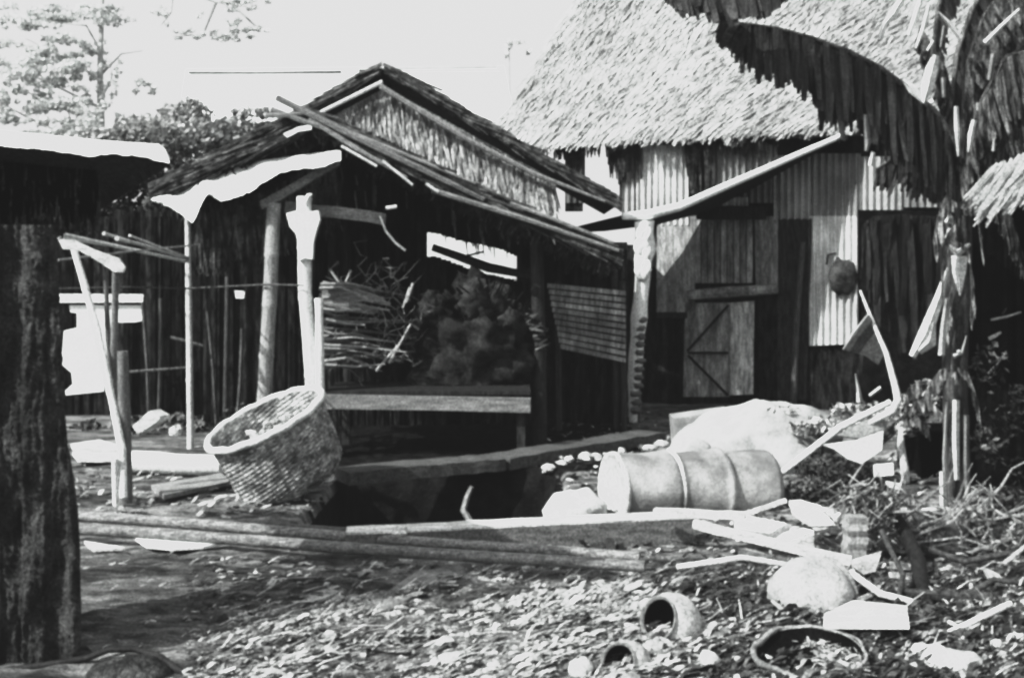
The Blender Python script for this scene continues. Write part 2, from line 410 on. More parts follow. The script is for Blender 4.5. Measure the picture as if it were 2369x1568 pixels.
# wall plane
wd = Vector((E2.x - E1.x, E2.y - E1.y, 0)).normalized(); wn = Vector((-wd.y, wd.x, 0))      # wn points away from camera
if wn.y < 0: wn = -wn
W0 = Vector((E1.x, E1.y, 0)) + wn * .10
def W(u, v, off=0.0):
    """point on the wall plane (off metres in front of it) through a picture position"""
    r = Vector(((u - CU) / F, 1, -(v - CV) / F)); o = Vector((0, 0, H))
    q = W0 - wn * off
    return o + r * ((q - o).dot(wn) / r.dot(wn))
def corr(mb, u0, u1, vt, vb, off=.03, amp=.024, pitch=.076, tone=1.0, jt=0):
    a = W(u0, 600, off); b = W(u1, 600, off); L = (b - a).length; n = max(4, int(L / pitch * 6))
    rows = [[], []]; ph = U(0, 6)
    for i in range(n + 1):
        f = i / n; u = lerp(u0, u1, f); o = off + amp * math.sin(2 * math.pi * f * L / pitch + ph)
        vt_ = curve(vt, u) if isinstance(vt, list) else vt; vb_ = curve(vb, u) if isinstance(vb, list) else vb
        rows[0].append(W(u, vt_, o)); rows[1].append(W(u, vb_ + (U(-jt, jt) if jt else 0), o))
    mb.grid(rows, lambda i, j: tone * U(.92, 1.08))
gv = lambda u: 640 + F * H / W(u, 800).y
mb = MB()
us = [1195 + i * 14 for i in range(80)]
for u in us:
    v_ = 566 if (1244 < u + 7 < 1308 or 1354 < u + 7 < 1440) else 300
    if 1308 <= u + 7 <= 1354 or 1440 <= u + 7 <= 1474: mb.face([W(u, 300, 0), W(u + 14, 300, 0), W(u + 14, 490, 0), W(u, 490, 0)], U(.5, 1.3)); v_ = 566
    mb.face([W(u, v_, 0), W(u + 14, v_, 0), W(u + 14, gv(u + 14) + 6, 0), W(u, gv(u) + 6, 0)], U(.5, 1.3))
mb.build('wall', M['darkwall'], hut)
def sheet(u0, u1, vt, vb, m, off=.03, tone=1.0, jt=0, amp=.022):
    mb = MB(); corr(mb, u0, u1, vt, vb, off, amp, tone=tone, jt=jt); o = mb.build('wall_sheet', m, hut, True); return o
sheet(1308, 1354, 325, 470, M['corrdark'], tone=1.4)
sheet(1438, 1474, 330, 505, M['corr'], tone=1.1)
sheet(1472, 1592, 335, 520, M['corr'], .05, 1.5)
sheet(1650, 1796, 335, 470, M['corr'], tone=.75)
sheet(1790, 1886, 360, 508, M['corr'], .035, 1.05, amp=.026)
sheet(1878, 1992, 355, 522, M['corr'], .05, .72, amp=.024)
sheet(1986, 2092, 362, 494, M['corr'], .035, .9, amp=.026)
sheet(2086, 2195, 358, 480, M['corr'], .05, .66, amp=.022)
sheet(1872, 1986, 500, [(1866, 800), (1990, 795)], M['corr'], .06, 1.45, amp=.026)
# leaf fringe patches coloured dark to paint the shade under the eave
mb = MB()
for (u, w_, l_) in ((1235, 30, 60), (1300, 22, 50), (1330, 20, 60), (1365, 24, 40), (1420, 18, 90), (1455, 26, 100), (1620, 34, 130), (1700, 60, 30), (1760, 40, 40)):
    mb = MB()
    for i in range(26):
        uu = u + U(-w_, w_); p = W(uu, 325 + U(0, 10), .12); mb.blade(p, Vector((U(-.1, .1), 0, -1)).normalized(), wd, l_ * U(.4, 1.0) / F * 13, .03, 0, wn, U(.5, 1.4))
    mb.build('eave_shade_fringe', M['darkthatch'], hut)
# door zone
def wpoly(pts, off, m, name, parent=hut, th=.03, tone=1.0):
    mb = MB(); mb.prism([W(a, b, off) for a, b in pts], wn * th, tone); return mb.build(name, m, parent)
wpoly([(1520, 500), (1610, 500), (1606, 722), (1518, 722)], .05, M['doorwood'], 'wall_board', tone=1.5)
mb = MB()
for i in range(9):
    u0 = 1608 + i * 15; mb.prism([W(u0, 505, .05), W(u0 + 13, 505, .05), W(u0 + 13, 655, .05), W(u0, 655, .05)], wn * .02, (1.5, 1.0, 1.3, .8)[i % 4])
mb.build('slat_panel', M['doorwood'], hut)
wpoly([(1745, 500), (1800, 500), (1800, 660), (1748, 660)], .05, M['doorwood'], 'wall_board', tone=1.2)
mb = MB(); mb.tube([W(1590, 684, .12), W(1690, 676, .12), W(1800, 668, .12)], [.06, .065, .055], 8, wob=.1, tone=1.3); mb.build('crossbar', M['doorwood'], hut)
mb = MB(); mb.prism([W(1520, 722, .06), W(1590, 722, .06), W(1590, 736, .06), W(1520, 736, .06)], wn * .03); mb.build('crossbar', M['darkwood'], hut)
dr = wpoly([(1585, 700), (1690, 700), (1688, 918), (1580, 918)], .05, M['doorwood'], 'door', tone=1.35)
for (p, q) in (((1685, 706), (1590, 812)), ((1592, 816), (1684, 816)), ((1684, 914), (1592, 822))):
    mb = MB(); mb.beam(W(*p, .10), W(*q, .10), .03, .025, .5); sub(mb, 'brace', M['darkwood'], dr)
wpoly([(1690, 700), (1745, 696), (1742, 912), (1688, 914)], .07, M['doorwood'], 'wall_board', tone=1.9)
wpoly([(1800, 506), (1880, 506), (1872, 700), (1866, 925), (1798, 925)], .05, M['darkwood'], 'shutter', tone=1.0)
mb = MB(); mb.tube([W(1858, 560, .16), W(1842, 760, .16), W(1836, gv(1836), .16)], [.03, .035, .04], 7, tone=1.2); mb.build('post', M['darkpole'], hut)
wpoly([(1612, 478), (1775, 478), (1772, 508), (1612, 508)], .16, M['darkwood'], 'lintel', tone=.8)
mb = MB()
for i in range(9): mb.prism([W(1652 + i * 9, 457, .14), W(1659 + i * 9, 457, .14), W(1659 + i * 9, 476, .14), W(1652 + i * 9, 476, .14)], wn * .02, 2.6)
mb.build('vent_slats', M['doorwood'], hut)
wpoly([(1986, 486), (2200, 486), (2200, 940), (1986, 940), (2000, 800), (1984, 640)], .07, M['black'], 'doorway', tone=1.6)  # flat black panel paints the shade inside the doorway
# porch roof: thin sheet whose pale front edge climbs from the white post to the eave
L_ = [(1440, 502, 11.6), (1500, 497, 11.65), (1570, 480, 11.75), (1660, 440, 11.9), (1760, 396, 12.1), (1860, 352, 12.3), (1930, 322, 12.4), (1975, 296, 12.5)]
mb = MB(); fr = [P(*q) for q in L_]
bk = [Vector((p.x + .25 - .9 * max(0, 1 - i / 3), p.y + 1.3, p.z - .12)) for i, p in enumerate(fr)]  # back edge pulled left so the roof blocks a sun streak
mb.grid([fr, bk]); mb.grid([[p + Vector((0, 0, .02)) for p in fr], [p + Vector((0, 0, .02)) for p in bk]]); mb.build('porch_roof', M['darkwood'], hut)
mb = MB(); mb.tube([p + Vector((0, -.03, .0)) for p in fr], [.035, .05, .045, .04, .036, .032, .03, .02], 8, wob=.06); mb.build('porch_edge', M['cloth'], hut, True)
mb = MB()
pp = [(1490, 512), (1492, 540), (1493, 575), (1488, 600), (1487, 640), (1482, 690), (1478, 735), (1474, 780), (1470, 830), (1467, 880), (1466, 905), (1466, 940), (1465, 978)]
rr = [.105, .10, .115, .09, .085, .075, .09, .07, .075, .07, .06, .045, .045]
mb.tube([P(a, b, 11.6) for a, b in pp], rr, 10, wob=.12)
for i in range(14): mb.blob(P(1490 + U(-14, 14), U(520, 660), 11.5), (.05, .04, .09), amp=.4, n=8, seed=i)
mb.build('porch_post', M['cloth'], hut, True)
mb = MB()
for i in range(12): mb.blob(P(1484 - i * 1.2 + U(-2, 3), 740 + i * 19, 11.55), (.06, .05, .035), amp=.4, n=8, seed=i)
mb.tube([P(1478, 900, 11.6), P(1480, 975, 11.6)], .02, 6)
mb.build('bark_wrap', M['greywood'], hut, True)
t = MB(); t.blob(W(1950, 640, .12), (.16, .08, .2), amp=.3, n=16, seed=4)
t.tube([W(1935, 585, .1), W(1915, 590, .1), W(1912, 612, .1)], .012, 5)
one(t, 'hanging_bag', M['darkcloth'], 'dark bag hanging on the bright corrugated wall beside the doorway', 'bag', smooth=True)

# ------------------------------------------------------------------ gabled shelter in the middle
sh = thing('gabled_shelter', 'open dark shelter with a straw gable and roof coloured dark for its shade held up on bamboo posts', 'shelter', Vector((-1, 10.5, 0)))
YF, YB = 9.4, 11.4
# rear gable
ap, rr_, ll_ = P(888, 172, 11.5), P(1425, 478, 11.5), P(352, 478, 11.5)
mb = MB(); n = 150
def rakez(u): return curve([(352, 478), (888, 190), (1425, 482)], u)
for i in range(n):
    u = lerp(560, 1284, i / n); du = 724 / n * 1.6
    v0 = rakez(u) + 14; v1 = 498
    mb.face([P(u, v0, 11.5 + U(-.02, .02)), P(u + du, v0, 11.5), P(u + du, v1, 11.5), P(u, v1, 11.5 + U(-.02, .02))], U(.6, 1.2))
for i in range(2600):
    u = U(640, 1284); vt = rakez(u) + 14; v = U(vt, max(vt + 2, min(540, vt + 220)))
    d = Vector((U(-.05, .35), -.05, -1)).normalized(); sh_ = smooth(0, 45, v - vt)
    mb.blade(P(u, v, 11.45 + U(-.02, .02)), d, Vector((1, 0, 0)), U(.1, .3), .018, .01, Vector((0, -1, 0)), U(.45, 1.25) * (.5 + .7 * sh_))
mb.build('gable_wall', M['gable'], sh)
mb = MB()
for (a, b) in ((ap, rr_), (ap, ll_)):
    mb.prism([a + Vector((0, -.05, 0)), b + Vector((0, -.05, 0)), b + Vector((0, 1.5, 0)), a + Vector((0, 1.5, 0))], (0, 0, .05), .8)
    d = (b - a)
    for i in range(1500):
        f = U(0, .97); p = a.lerp(b, f) + Vector((0, -.14 + U(0, .12), U(.0, .11 - .05 * f)))
        mb.blade(p, (d.normalized() + Vector((0, U(-.15, .15), U(-.16, .16)))).normalized(), Vector((0, .3, 1)).normalized(), min(U(.15, .4), (1.02 - f) * d.length), .022, .01, Vector((0, -1, 0)), U(.7, 2.4))
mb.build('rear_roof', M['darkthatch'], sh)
mb = MB(); mb.tube([P(880, 200, 11.33), P(1080, 322, 11.33), P(1240, 404, 11.33), P(1400, 466, 11.33)], [.03, .028, .024, .014], 6, wob=.1)
mb.build('rake_pole', M['greypole'], sh)
mb = MB(); mb.tube([P(740, 262, 11.33), P(885, 190, 11.33)], [.02, .022], 6); mb.build('rake_pole', M['pole'], sh)
# front lower roof
fa, fr_, fl_ = P(715, 272, YF), P(1432, 594, YF), P(352, 448, YF)
mb = MB()
BKV = Vector((0, YB - YF, 0))
for (a, b) in ((fa, fr_), (fa, fl_)):
    mb.prism([a, b, b + BKV, a + BKV], (0, 0, .06), .7)
    d = (b - a).normalized()
    for i in range(2600):
        f = U(0, .98) ** .9; p = a.lerp(b, f) + Vector((0, U(-.05, .05), U(-.10, .07) * (1 if b is fr_ else 1.3) * (1 - .4 * f)))
        mb.blade(p, (d + Vector((0, U(-.15, .15), U(-.14, .14)))).normalized(), Vector((0, .3, 1)).normalized(), min(U(.12, .4), (1.01 - f) * (b - a).length), .02, .01, Vector((0, -1, 0)), U(.5, 2.1))
    for i in range(2200):                          # hanging under-thatch inside
        f = U(0, 1); g_ = U(0, 1); p = a.lerp(b, f) + Vector((0, g_ * 1.9, -.02))
        mb.blade(p, Vector((U(-.6, .6), U(-.4, .2), -U(.3, 1))).normalized(), Vector((1, 0, 0)), U(.06, .2), .02, .0, Vector((0, -1, 0)), U(.5, 1.6))
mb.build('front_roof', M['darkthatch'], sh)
# dark fringe of leaves hanging from the left slope
mb = MB()
for i in range(2600):
    u = U(455, 780); v0 = curve([(455, 480), (560, 470), (640, 440), (700, 400), (785, 375)], u) + U(-10, 60)
    mb.blade(P(u, v0, 9.8 + U(-.05, .3)), Vector((U(-.2, .2), 0, -1)).normalized(), Vector((1, 0, 0)), U(.15, .42), .022, 0, Vector((0, -1, 0)), U(.5, 2.0))
for i in range(1800):
    u = U(430, 740); v0 = curve([(355, 450), (540, 352), (715, 276)], u) + U(0, 60) * smooth(400, 520, u)
    mb.blade(P(u, v0, 9.75 + U(-.05, .1)), Vector((-.9, 0, -.5 + U(-.2, .2))).normalized(), Vector((0, 0, 1)), min(U(.15, .35), (u - 350) / 2600 * 9.7), .022, 0, Vector((0, -1, 0)), U(.5, 2.0))
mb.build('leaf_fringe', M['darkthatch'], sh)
mb = MB()
for (p, q, r) in (((640, 226), (1120, 462), .03), ((628, 252), (760, 300), .024), ((715, 275), (942, 412), .022), ((615, 268), (720, 262), .022), ((760, 285), (1100, 425), .016), ((1000, 440), (1432, 580), .024), ((1180, 470), (1420, 562), .018)):
    mb.tube([P(*p, YF - .08), P((p[0] + q[0]) / 2, (p[1] + q[1]) / 2 + U(-3, 3), YF - .1), P(*q, YF - .08)], [r, r, r * .7], 6, wob=.1, tone=U(.9, 1.3))
mb.build('rafter_poles', M['greywood'], sh)
for (p, q, r) in (((790, 338), (872, 385), .012), ((885, 372), (955, 428), .011), ((985, 425), (1014, 444), .013)):
    mb = MB(); mb.tube([P(*p, YF - .14), P(*q, YF - .14)], r, 5); mb.build('split_lath', M['pole'], sh)
mb = MB(); mb.prism([P(a, b, 9.35) for a, b in ((784, 360), (786, 382), (740, 408), (650, 462), (606, 484), (600, 466), (680, 422))], (0, .04, 0), 1.1); mb.build('fascia_board', M['greywood'], sh)
# back wall with a gap through which the bright yard behind shows
mb = MB(); u = 470.0
def gap(u):
    top = curve([(985, 536), (1010, 540), (1060, 556), (1140, 572), (1190, 590), (1240, 642)], u); bot = curve([(985, 594), (1010, 592), (1060, 612), (1130, 634), (1200, 650), (1240, 656)], u)
    return top, bot
while u < 1450:
    w_ = U(7, 13); vt = max(300, curve([(352, 478), (820, 330), (1376, 600)], u) - 40); vb = 640 + F * H / YB + 6; y = YB + U(-.04, .04)
    segs = [(vt, vb)]
    if 985 <= u <= 1238:
        a_, b_ = gap(u + w_ / 2); segs = [(vt, a_ + U(-1.5, 1.5)), (b_ + U(-1.5, 1.5), vb)]
    if 1298 <= u <= 1316: segs = [(vt, 596), (634, vb)]
    for (a_, b_) in segs: mb.face([P(u, a_, y), P(u + w_, a_, y), P(u + w_, b_, y), P(u, b_, y)], U(.4, 1.7))
    u += w_ * .96
mb.build('back_wall', M['darkwall'], sh)
mb = MB(); mb.tube([P(1000, 572, 11.2), P(1060, 592, 11.2), P(1130, 618, 11.2), P(1240, 640, 11.2)], [.04, .045, .05, .04], 6, wob=.15)
mb.tube([P(1060, 596, 11.2), P(1120, 582, 11.2)], .012, 5); mb.build('cross_pole', M['darkpole'], sh)
def post(pts, Y, rad, m, parent=sh, node=.35, name='post', tone=1.0):
    mb = MB(); g0 = 640 + F * H / Y
    mb.tube([P(a, b, Y) for a, b in pts], rad, 9, wob=.04, node=node, tone=tone); return mb.build(name, m, parent, True)
gF = 640 + F * H / 9.4
post([(634, 470), (624, 700), (604, gF)], 9.4, [.060, .062, .066], M['greypole'], tone=1.35)
post([(704, 455), (706, 680), (722, 860), (730, gF)], 9.3, [.062, .056, .06, .06], M['pole'], tone=1.25)
post([(738, 690), (744, gF)], 9.25, [.035, .04], M['pole'], tone=1.3)
post([(434, 470), (437, 700), (441, 640 + F * H / 9.75)], 9.75, [.026, .028, .03], M['pole'], node=.5)
post([(527, 640), (522, 920), (520, 985)], 11, [.025, .025, .025], M['darkpole'], tone=1.2)
post([(1242, 560), (1248, 800), (1250, 640 + F * H / 9.9)], 9.9, [.06, .06, .065], M['darkpole'], tone=.6, node=0)
post([(1420, 585), (1424, 700), (1426, 640 + F * H / 11)], 11, [.03, .03, .03], M['darkpole'], tone=1.0)
mb = MB(); mb.prism([P(*q, 9.2) for q in ((662, 494), (684, 488), (702, 492), (736, 487), (739, 508), (731, 532), (724, 560), (722, 600), (706, 596), (690, 604), (689, 560), (684, 540), (670, 524))], (0, .09, 0))
mb.tube([P(712, 486, 9.25), P(708, 468, 9.2), P(714, 452, 9.2), P(722, 450, 9.2)], [.02, .022, .016, .008], 6, wob=.2)
one(mb, 'cloth_wrap', M['cloth'], 'white cloth wrapped round the top of the bright bamboo post', 'cloth', smooth=True)
mb = MB(); mb.beam(P(660, 478, 9.5), P(892, 506, 9.5), .08, .10, 1.3, seg=6, wob=.02); mb.build('beam', M['greywood'], sh)
mb = MB(); mb.tube([P(880, 500, 9.45), P(893, 535, 9.45), P(915, 562, 9.45), P(938, 580, 9.45)], .011, 6, tone=.6); mb.build('bent_stick', M['pole'], sh)
mb = MB(); mb.tube([P(893, 482, 9.42), P(918, 478, 9.42)], .015, 6); mb.build('lath_end', M['pole'], sh)
# roofing sheet / cloth over the left slope
mb = MB()
top = [(350, 458), (400, 432), (450, 411), (520, 395), (600, 374), (690, 362), (780, 350)]
bot = [(356, 464), (400, 482), (446, 516), (478, 448), (490, 452), (510, 465), (545, 458), (580, 442), (640, 402), (700, 390), (745, 386), (786, 372)]
rows = [[], []]; n = 60
for i in range(n + 1):
    u = lerp(350, 788, i / n); a_, b_ = curve(top, u), curve(bot, u)
    if u > 440 and u < 476: b_ = lerp(516, 450, (u - 446) / 30) if u > 446 else b_
    rows[0].append(P(u, a_, 9.42 + .02 * math.sin(u * .08))); rows[1].append(P(u, b_ + U(-2, 2), 9.18 + .03 * math.sin(u * .05)))
mb.grid(rows); mb.grid([[p + Vector((0, .012, .01)) for p in r] for r in rows])
one(mb, 'roofing_sheet', M['cloth'], 'torn bright white sheet draped along the left slope of the gabled shelter', 'sheet')
mb = MB(); mb.prism([P(a, b, 9.3) for a, b in ((655, 310), (690, 294), (722, 288), (720, 300), (690, 304), (664, 318))], (0, .02, 0))
one(mb, 'cloth_scrap', M['cloth'], 'small white scrap of sheet tucked under the peak of the front shelter roof', 'cloth')
# inside the shelter: platform, bundle of sticks, dark heap, woven screen
t = thing('low_table', 'long low table with a pale front board under the shelter roof', 'table', Vector((-.7, 9.5, 0)))
a, b = P(745, 918, 9.2), P(1228, 920, 9.2)
mb = MB(); mb.box(((a.x + b.x) / 2, 9.66, .545), (b.x - a.x, .86, .03), tone=.8); mb.build('tabletop', M['darkwood'], t)
mb = MB(); mb.prism([P(748, 912, 9.18), P(1228, 920, 9.18), P(1227, 955, 9.18), P(1000, 949, 9.18), P(750, 946, 9.18)], (0, .03, 0), 1.2); mb.build('front_board', M['greywood'], t)
for (x, y) in ((a.x + .08, 9.3), (b.x - .08, 9.3), (a.x + .08, 10.0), (b.x - .08, 10.0)):
    mb = MB(); mb.box((x, y, .265), (.07, .07, .53)); mb.build('leg', M['darkwood'], t)
mb = MB(); random.seed(11)
for i in range(46):
    v = U(655, 850); u0 = 742 + U(-6, 14); u1 = U(800, 940); y = 9.75 + U(-.25, .2)
    tn = 1.3 if u0 < 760 and U(0, 1) < .5 else .6
    mb.tube([P(u0, v, y), P((u0 + u1) / 2, v + U(-12, 12), y), P(u1, v + U(-8, 20), y)], [.018, .014, .006], 5, tone=U(.9, 2.0) if v > 700 else U(1.3, 2.2))  # higher sticks coloured paler, as where the sun strikes them
for i in range(10): mb.tube([P(742 + U(0, 10), 655 + i * 5, 9.6), P(800 + U(0, 60), 672 + i * 5, 9.6), P(900 + U(-60, 20), 690 + i * 4, 9.65)], [.024, .022, .008], 6, tone=1.5)
one(mb, 'stick_bundle', M['greywood'], 'stack of pale split sticks lying on the left end of the low table', 'firewood')
mb = MB()
for i in range(90):
    c = P(U(760, 940), U(610, 850), 9.7); pts = [c]
    for k in range(4): pts.append(pts[-1] + Vector((U(-.08, .12), U(-.05, .05), U(-.10, .12))))
    mb.tube(pts, [.006, .006, .005, .004, .003], 4, tone=U(.5, 1.6))
for (p, q) in (((765, 625), (795, 670)), ((812, 625), (798, 655)), ((948, 665), (932, 712)), ((955, 655), (940, 700)), ((900, 840), (950, 750)), ((870, 858), (920, 800))):
    mb.tube([P(*p, 9.6), P(*q, 9.6)], [.013, .008], 5, tone=2.6)
one(mb, 'brushwood', M['greywood'], 'tangle of thin twigs piled over the split sticks inside the shelter', 'brushwood')
mb = MB(); mb.blob(P(1095, 815, 10.0), (.54, .34, .55), amp=.42, n=70, seed=6, fr=3.4, flat=-.30, tone=.50)
for i in range(16):                                      # bunched lumps and loose corners
    a_ = U(0, 6.28); k_ = U(.3, .95); c_ = P(1100, 800, 9.95) + Vector((math.cos(a_) * .5 * k_, -.12 + U(-.12, .1), .08 + abs(math.sin(a_)) * .50 * k_))
    mb.blob(c_, (U(.07, .16), U(.06, .12), U(.06, .2)), Matrix.Rotation(U(-1, 1), 3, 'Y'), amp=.7, n=18, seed=i + 40, fr=3, tone=U(.25, .9))
for i in range(120):
    a_ = U(0, 3.14); c_ = P(1100, 815, 9.8) + Vector((math.cos(a_) * .52, U(-.2, .1), math.sin(a_) * .52))
    d_ = Vector((math.cos(a_) + U(-.6, .6), U(-.4, .4), math.sin(a_) + U(-.9, .5))).normalized(); mb.blade(c_, d_, d_.orthogonal().normalized(), U(.05, .16), U(.01, .03), .01, Vector((0, -1, 0)), U(.3, 1.6))
one(mb, 'cloth_heap', M['darkcloth'], 'dark ragged heap of sooty stuff on the right end of the low table', 'heap', smooth=True)
t = thing('bamboo_screen', 'grey leaning screen of slanting slats between the shelter and the white porch post', 'screen', P(1370, 900, 11.0).xy.to_3d())
mb = MB()
for i in range(11):
    v = 655 + i * 14; mb.prism([P(1266 + i * 3, v, 10.9), P(1448, v + 18 + i * 1.5, 10.9), P(1448, v + 29 + i * 1.5, 10.9), P(1266 + i * 3, v + 11, 10.9)], (0, .02, 0), U(1.2, 2.3))
mb.build('slats', M['doorwood'], t)
for u in (1290, 1440):
    mb = MB(); mb.tube([P(u, 650, 10.96), P(u + 4, 640 + F * H / 10.96, 10.96)], .03, 6); mb.build('post', M['darkpole'], t)
# clothes line across the left
mb = MB(); mb.tube([P(133, 668, 8.8), P(300, 664, 9.1), P(437, 667, 9.66), P(620, 658, 9.3), P(702, 660, 9.2)], .009, 5, tone=1.3)
one(mb, 'rail', M['darkpole'], 'thin horizontal rail tied across the posts at the left of the shelter', 'rail')
for (u, lab) in ((548, 'small white rag pinned on the rail near the gabled shelter'),):
    mb = MB(); mb.prism([P(a, b, 9.4) for a, b in ((542, 672), (566, 674), (564, 690), (546, 690))], (0, .01, 0)); one(mb, 'rag', M['cloth'], lab, 'rag')

# ------------------------------------------------------------------ dark leaf screen behind, white sheet
mb = MB(); u = 90.0
while u < 600:
    w_ = U(8, 14); vb = 640 + F * H / 12.2 + 6; y = 12.2 + U(-.05, .05)
    vt = curve([(90, 470), (230, 500), (400, 470), (600, 440)], u) + U(-12, 8)
    mb.face([P(u, vt, y), P(u + w_, vt, y), P(u + w_, vb, y), P(u, vb, y)], U(.4, 1.6)); u += w_ * .96
one(mb, 'leaf_fence', M['darkwall'], 'tall fence of dried palm leaves coloured dark for the deep shade behind the pole rack', 'fence')  # deep shade behind the rack painted as dark leaves
t = thing('hung_sheet', 'large torn white sheet hanging behind the slanting bamboo pole', 'sheet', P(235, 930, 11.6).xy.to_3d())
mb = MB(); pts = [(160, 706), (328, 706), (328, 742), (312, 745), (268, 746), (266, 764), (255, 768), (250, 800), (240, 905), (150, 914), (146, 908), (168, 888), (165, 862), (142, 842), (148, 765), (178, 758), (178, 724), (163, 722)]
mb.prism([P(a, b, 11.6) for a, b in pts], (0, .02, 0)); mb.build('cloth', M['cloth'], t)
mb = MB(); mb.prism([P(a, b, 11.55) for a, b in ((132, 680), (331, 681), (330, 699), (134, 700))], (0, .02, 0)); mb.build('top_hem', M['cloth'], t)
mb = MB(); mb.tube([P(130, 683, 11.6), P(335, 684, 11.6)], .012, 5); mb.build('line', M['darkpole'], t)

for i, (u0, v0, u1, v1, y, r_) in enumerate(((330, 700, 345, 985, 11.4, .02), (372, 690, 366, 990, 11.5, .025), (480, 720, 500, 985, 11.3, .018), (560, 760, 545, 1010, 10.6, .02), (395, 780, 470, 800, 11.2, .016), (300, 860, 430, 850, 11.0, .014))):
    mb = MB(); mb.tube([P(u0, v0, y), P((u0 + u1) / 2 + 3, (v0 + v1) / 2, y), P(u1, v1, y)], [r_, r_, r_ * .8], 6, wob=.1, tone=1.6)
    one(mb, 'dark_pole', M['darkpole'], ('upright dark pole just right of the hung white sheet', 'second upright dark pole, nearer the thin bamboo post', 'dark pole standing just right of the thin bamboo post', 'leaning dark pole left of the grey bamboo post',
        'short dark rail slanting between the thin post and its neighbour', 'low dark rail tied behind the pole rack')[i], 'pole')
bush('rubbish_heap', 'dim heap of leaves and rags at the foot of the leaf fence', [(340, 985, 60, 20), (420, 975, 50, 24), (480, 990, 40, 16), (560, 960, 50, 30), (220, 990, 60, 20)], 11.0, .08, .05, mat('dim_rags', .02, .22, 6, (1, 1, 1), 5, .9, 0, contrast=(.42, .66)))['category'] = 'heap'
# ------------------------------------------------------------------ pole rack at the left
t = thing('pole_rack', 'rickety rack of slanting bamboo poles and forked posts left of the shelter', 'rack', G(280, 1180))
def rp(pts, Y, rad, m, name='post', tone=1.0, node=.3):
    mb = MB(); mb.tube([P(a, b, yy) for (a, b), yy in zip(pts, Y if hasattr(Y, '__len__') else [Y] * len(pts))], rad, 8, wob=.04, node=node, tone=tone); return mb.build(name, m, t, True)
rp([(168, 565), (225, 760), (283, 1040), (286, 1150)], [7.6, 7.5, 7.3, 7.25], [.024, .026, .026, .026], M['pole'], tone=1.3)
rp([(284, 812), (288, 1000), (290, 1176)], 7.4, [.036, .045, .05], M['greypole'], tone=.75, node=0)
rp([(268, 618), (264, 800), (262, 900)], 7.5, [.026, .026, .028], M['greypole'], tone=.8)
rp([(243, 610), (250, 780), (268, 1000)], 7.6, [.018, .02, .03], M['greypole'], tone=.6)
rp([(266, 1060), (268, 1176)], 7.25, [.022, .018], M['pole'], tone=1.2)
mb = MB(); mb.prism([P(a, b, 7.45) for a, b in ((134, 553), (170, 556), (222, 580), (275, 598), (288, 618), (284, 630), (262, 628), (230, 606), (180, 578), (145, 576))], (0, .03, 0)); mb.build('plank', M['white'], t)
for (p, q, r, tn) in (((134, 540), (436, 606), .016, 1.0), ((134, 548), (330, 580), .012, 1.3), ((180, 530), (210, 538), .012, 1.0), ((240, 540), (436, 600), .014, .7), ((270, 552), (360, 574), .016, .9), ((300, 545), (436, 596), .010, 1.0)):
    rp([p, q], [8.2, 9.6], [r, r * .8], M['pole'], 'pole', tn)
rp([(134, 602), (300, 582), (462, 566)], [8.2, 8.8, 9.5], [.009, .008, .007], M['greypole'], 'pole', 1.3)

# ------------------------------------------------------------------ near shed at the left edge
t = thing('near_shed', 'dark shed cropped by the left edge with a rough wall and bright roof edge', 'shed', Vector((-2.2, 5, 0)))
edge = [(525, 131), (700, 138), (900, 148), (925, 154), (940, 148), (1060, 158), (1190, 178), (1250, 184), (1430, 188), (1500, 186), (1560, 184)]
rows = []
for i in range(200):
    v = lerp(520, 1560, i / 199); ur = curve(edge, v) + 3 * noise.noise(Vector((v * .05, 0, 0))); row = []
    for k in range(120):
        f = k / 119; u = lerp(-420, ur, f)
        dy = .05 * noise.noise(Vector((u * .02, v * .006, 0))) + .02 * noise.noise(Vector((u * .12, v * .02, 4))) + .012 * noise.noise(Vector((u * .3, v * .15, 9))) + .012 * math.copysign(1, math.sin(u * .06)) + .03 * smooth(.97, 1, f)
        row.append(P(u, v, 4.4 + dy))
    pz = P(ur - 4, v, 4.4); row.append(Vector((pz.x * 1.14, pz.y * 1.14, pz.z)))
    rows.append(row)
mb = MB(); mb.grid(rows); mb.build('wall', M['mudwall'], t, True)
mb = MB()
u = -400
while u < 222:
    mb.face([P(u, 330, 4.75), P(u + 11, 330, 4.75), P(u + 11, 536 + U(-6, 6), 4.75), P(u, 536, 4.75)], U(.6, 1.8)); u += 10
mb.build('eave_shade_panel', M['darkthatch'], t)  # dark leaf panel paints the shade beneath the eave
mb = MB()
for i in range(900):
    u = U(-300, 226); mb.blade(P(u, U(335, 480), 4.68), Vector((U(-.1, .1), 0, -1)).normalized(), Vector((1, 0, 0)), U(.05, .14), .012, 0, Vector((0, -1, 0)), U(.5, 1.7))
mb.build('leaf_cladding', M['darkthatch'], t)
tp = [(-450, 262), (5, 303), (120, 314), (230, 325), (330, 332), (368, 334), (386, 348), (392, 362)]
bt = [(-450, 300), (5, 338), (90, 345), (160, 354), (200, 362), (260, 356), (330, 362), (360, 372), (392, 378)]
rows = [[], [], []]
for i in range(70):
    u = lerp(-450, 392, i / 69); y = 4.35
    rows[0].append(P(u, curve(tp, u), y) + Vector((-1.1, 1.6, -.25))); rows[1].append(P(u, curve(tp, u), y)); rows[2].append(P(u, curve(bt, u) + U(-1.5, 1.5), y - .06))
mb = MB(); mb.grid(rows); mb.build('roof_sheet', M['cloth'], t)
mb = MB(); mb.grid([[p + Vector((0, .01, -.02)) for p in rows[0]], [p + Vector((0, .012, -.03)) for p in rows[1]]]); mb.build('roof_underside', M['darkwood'], t)

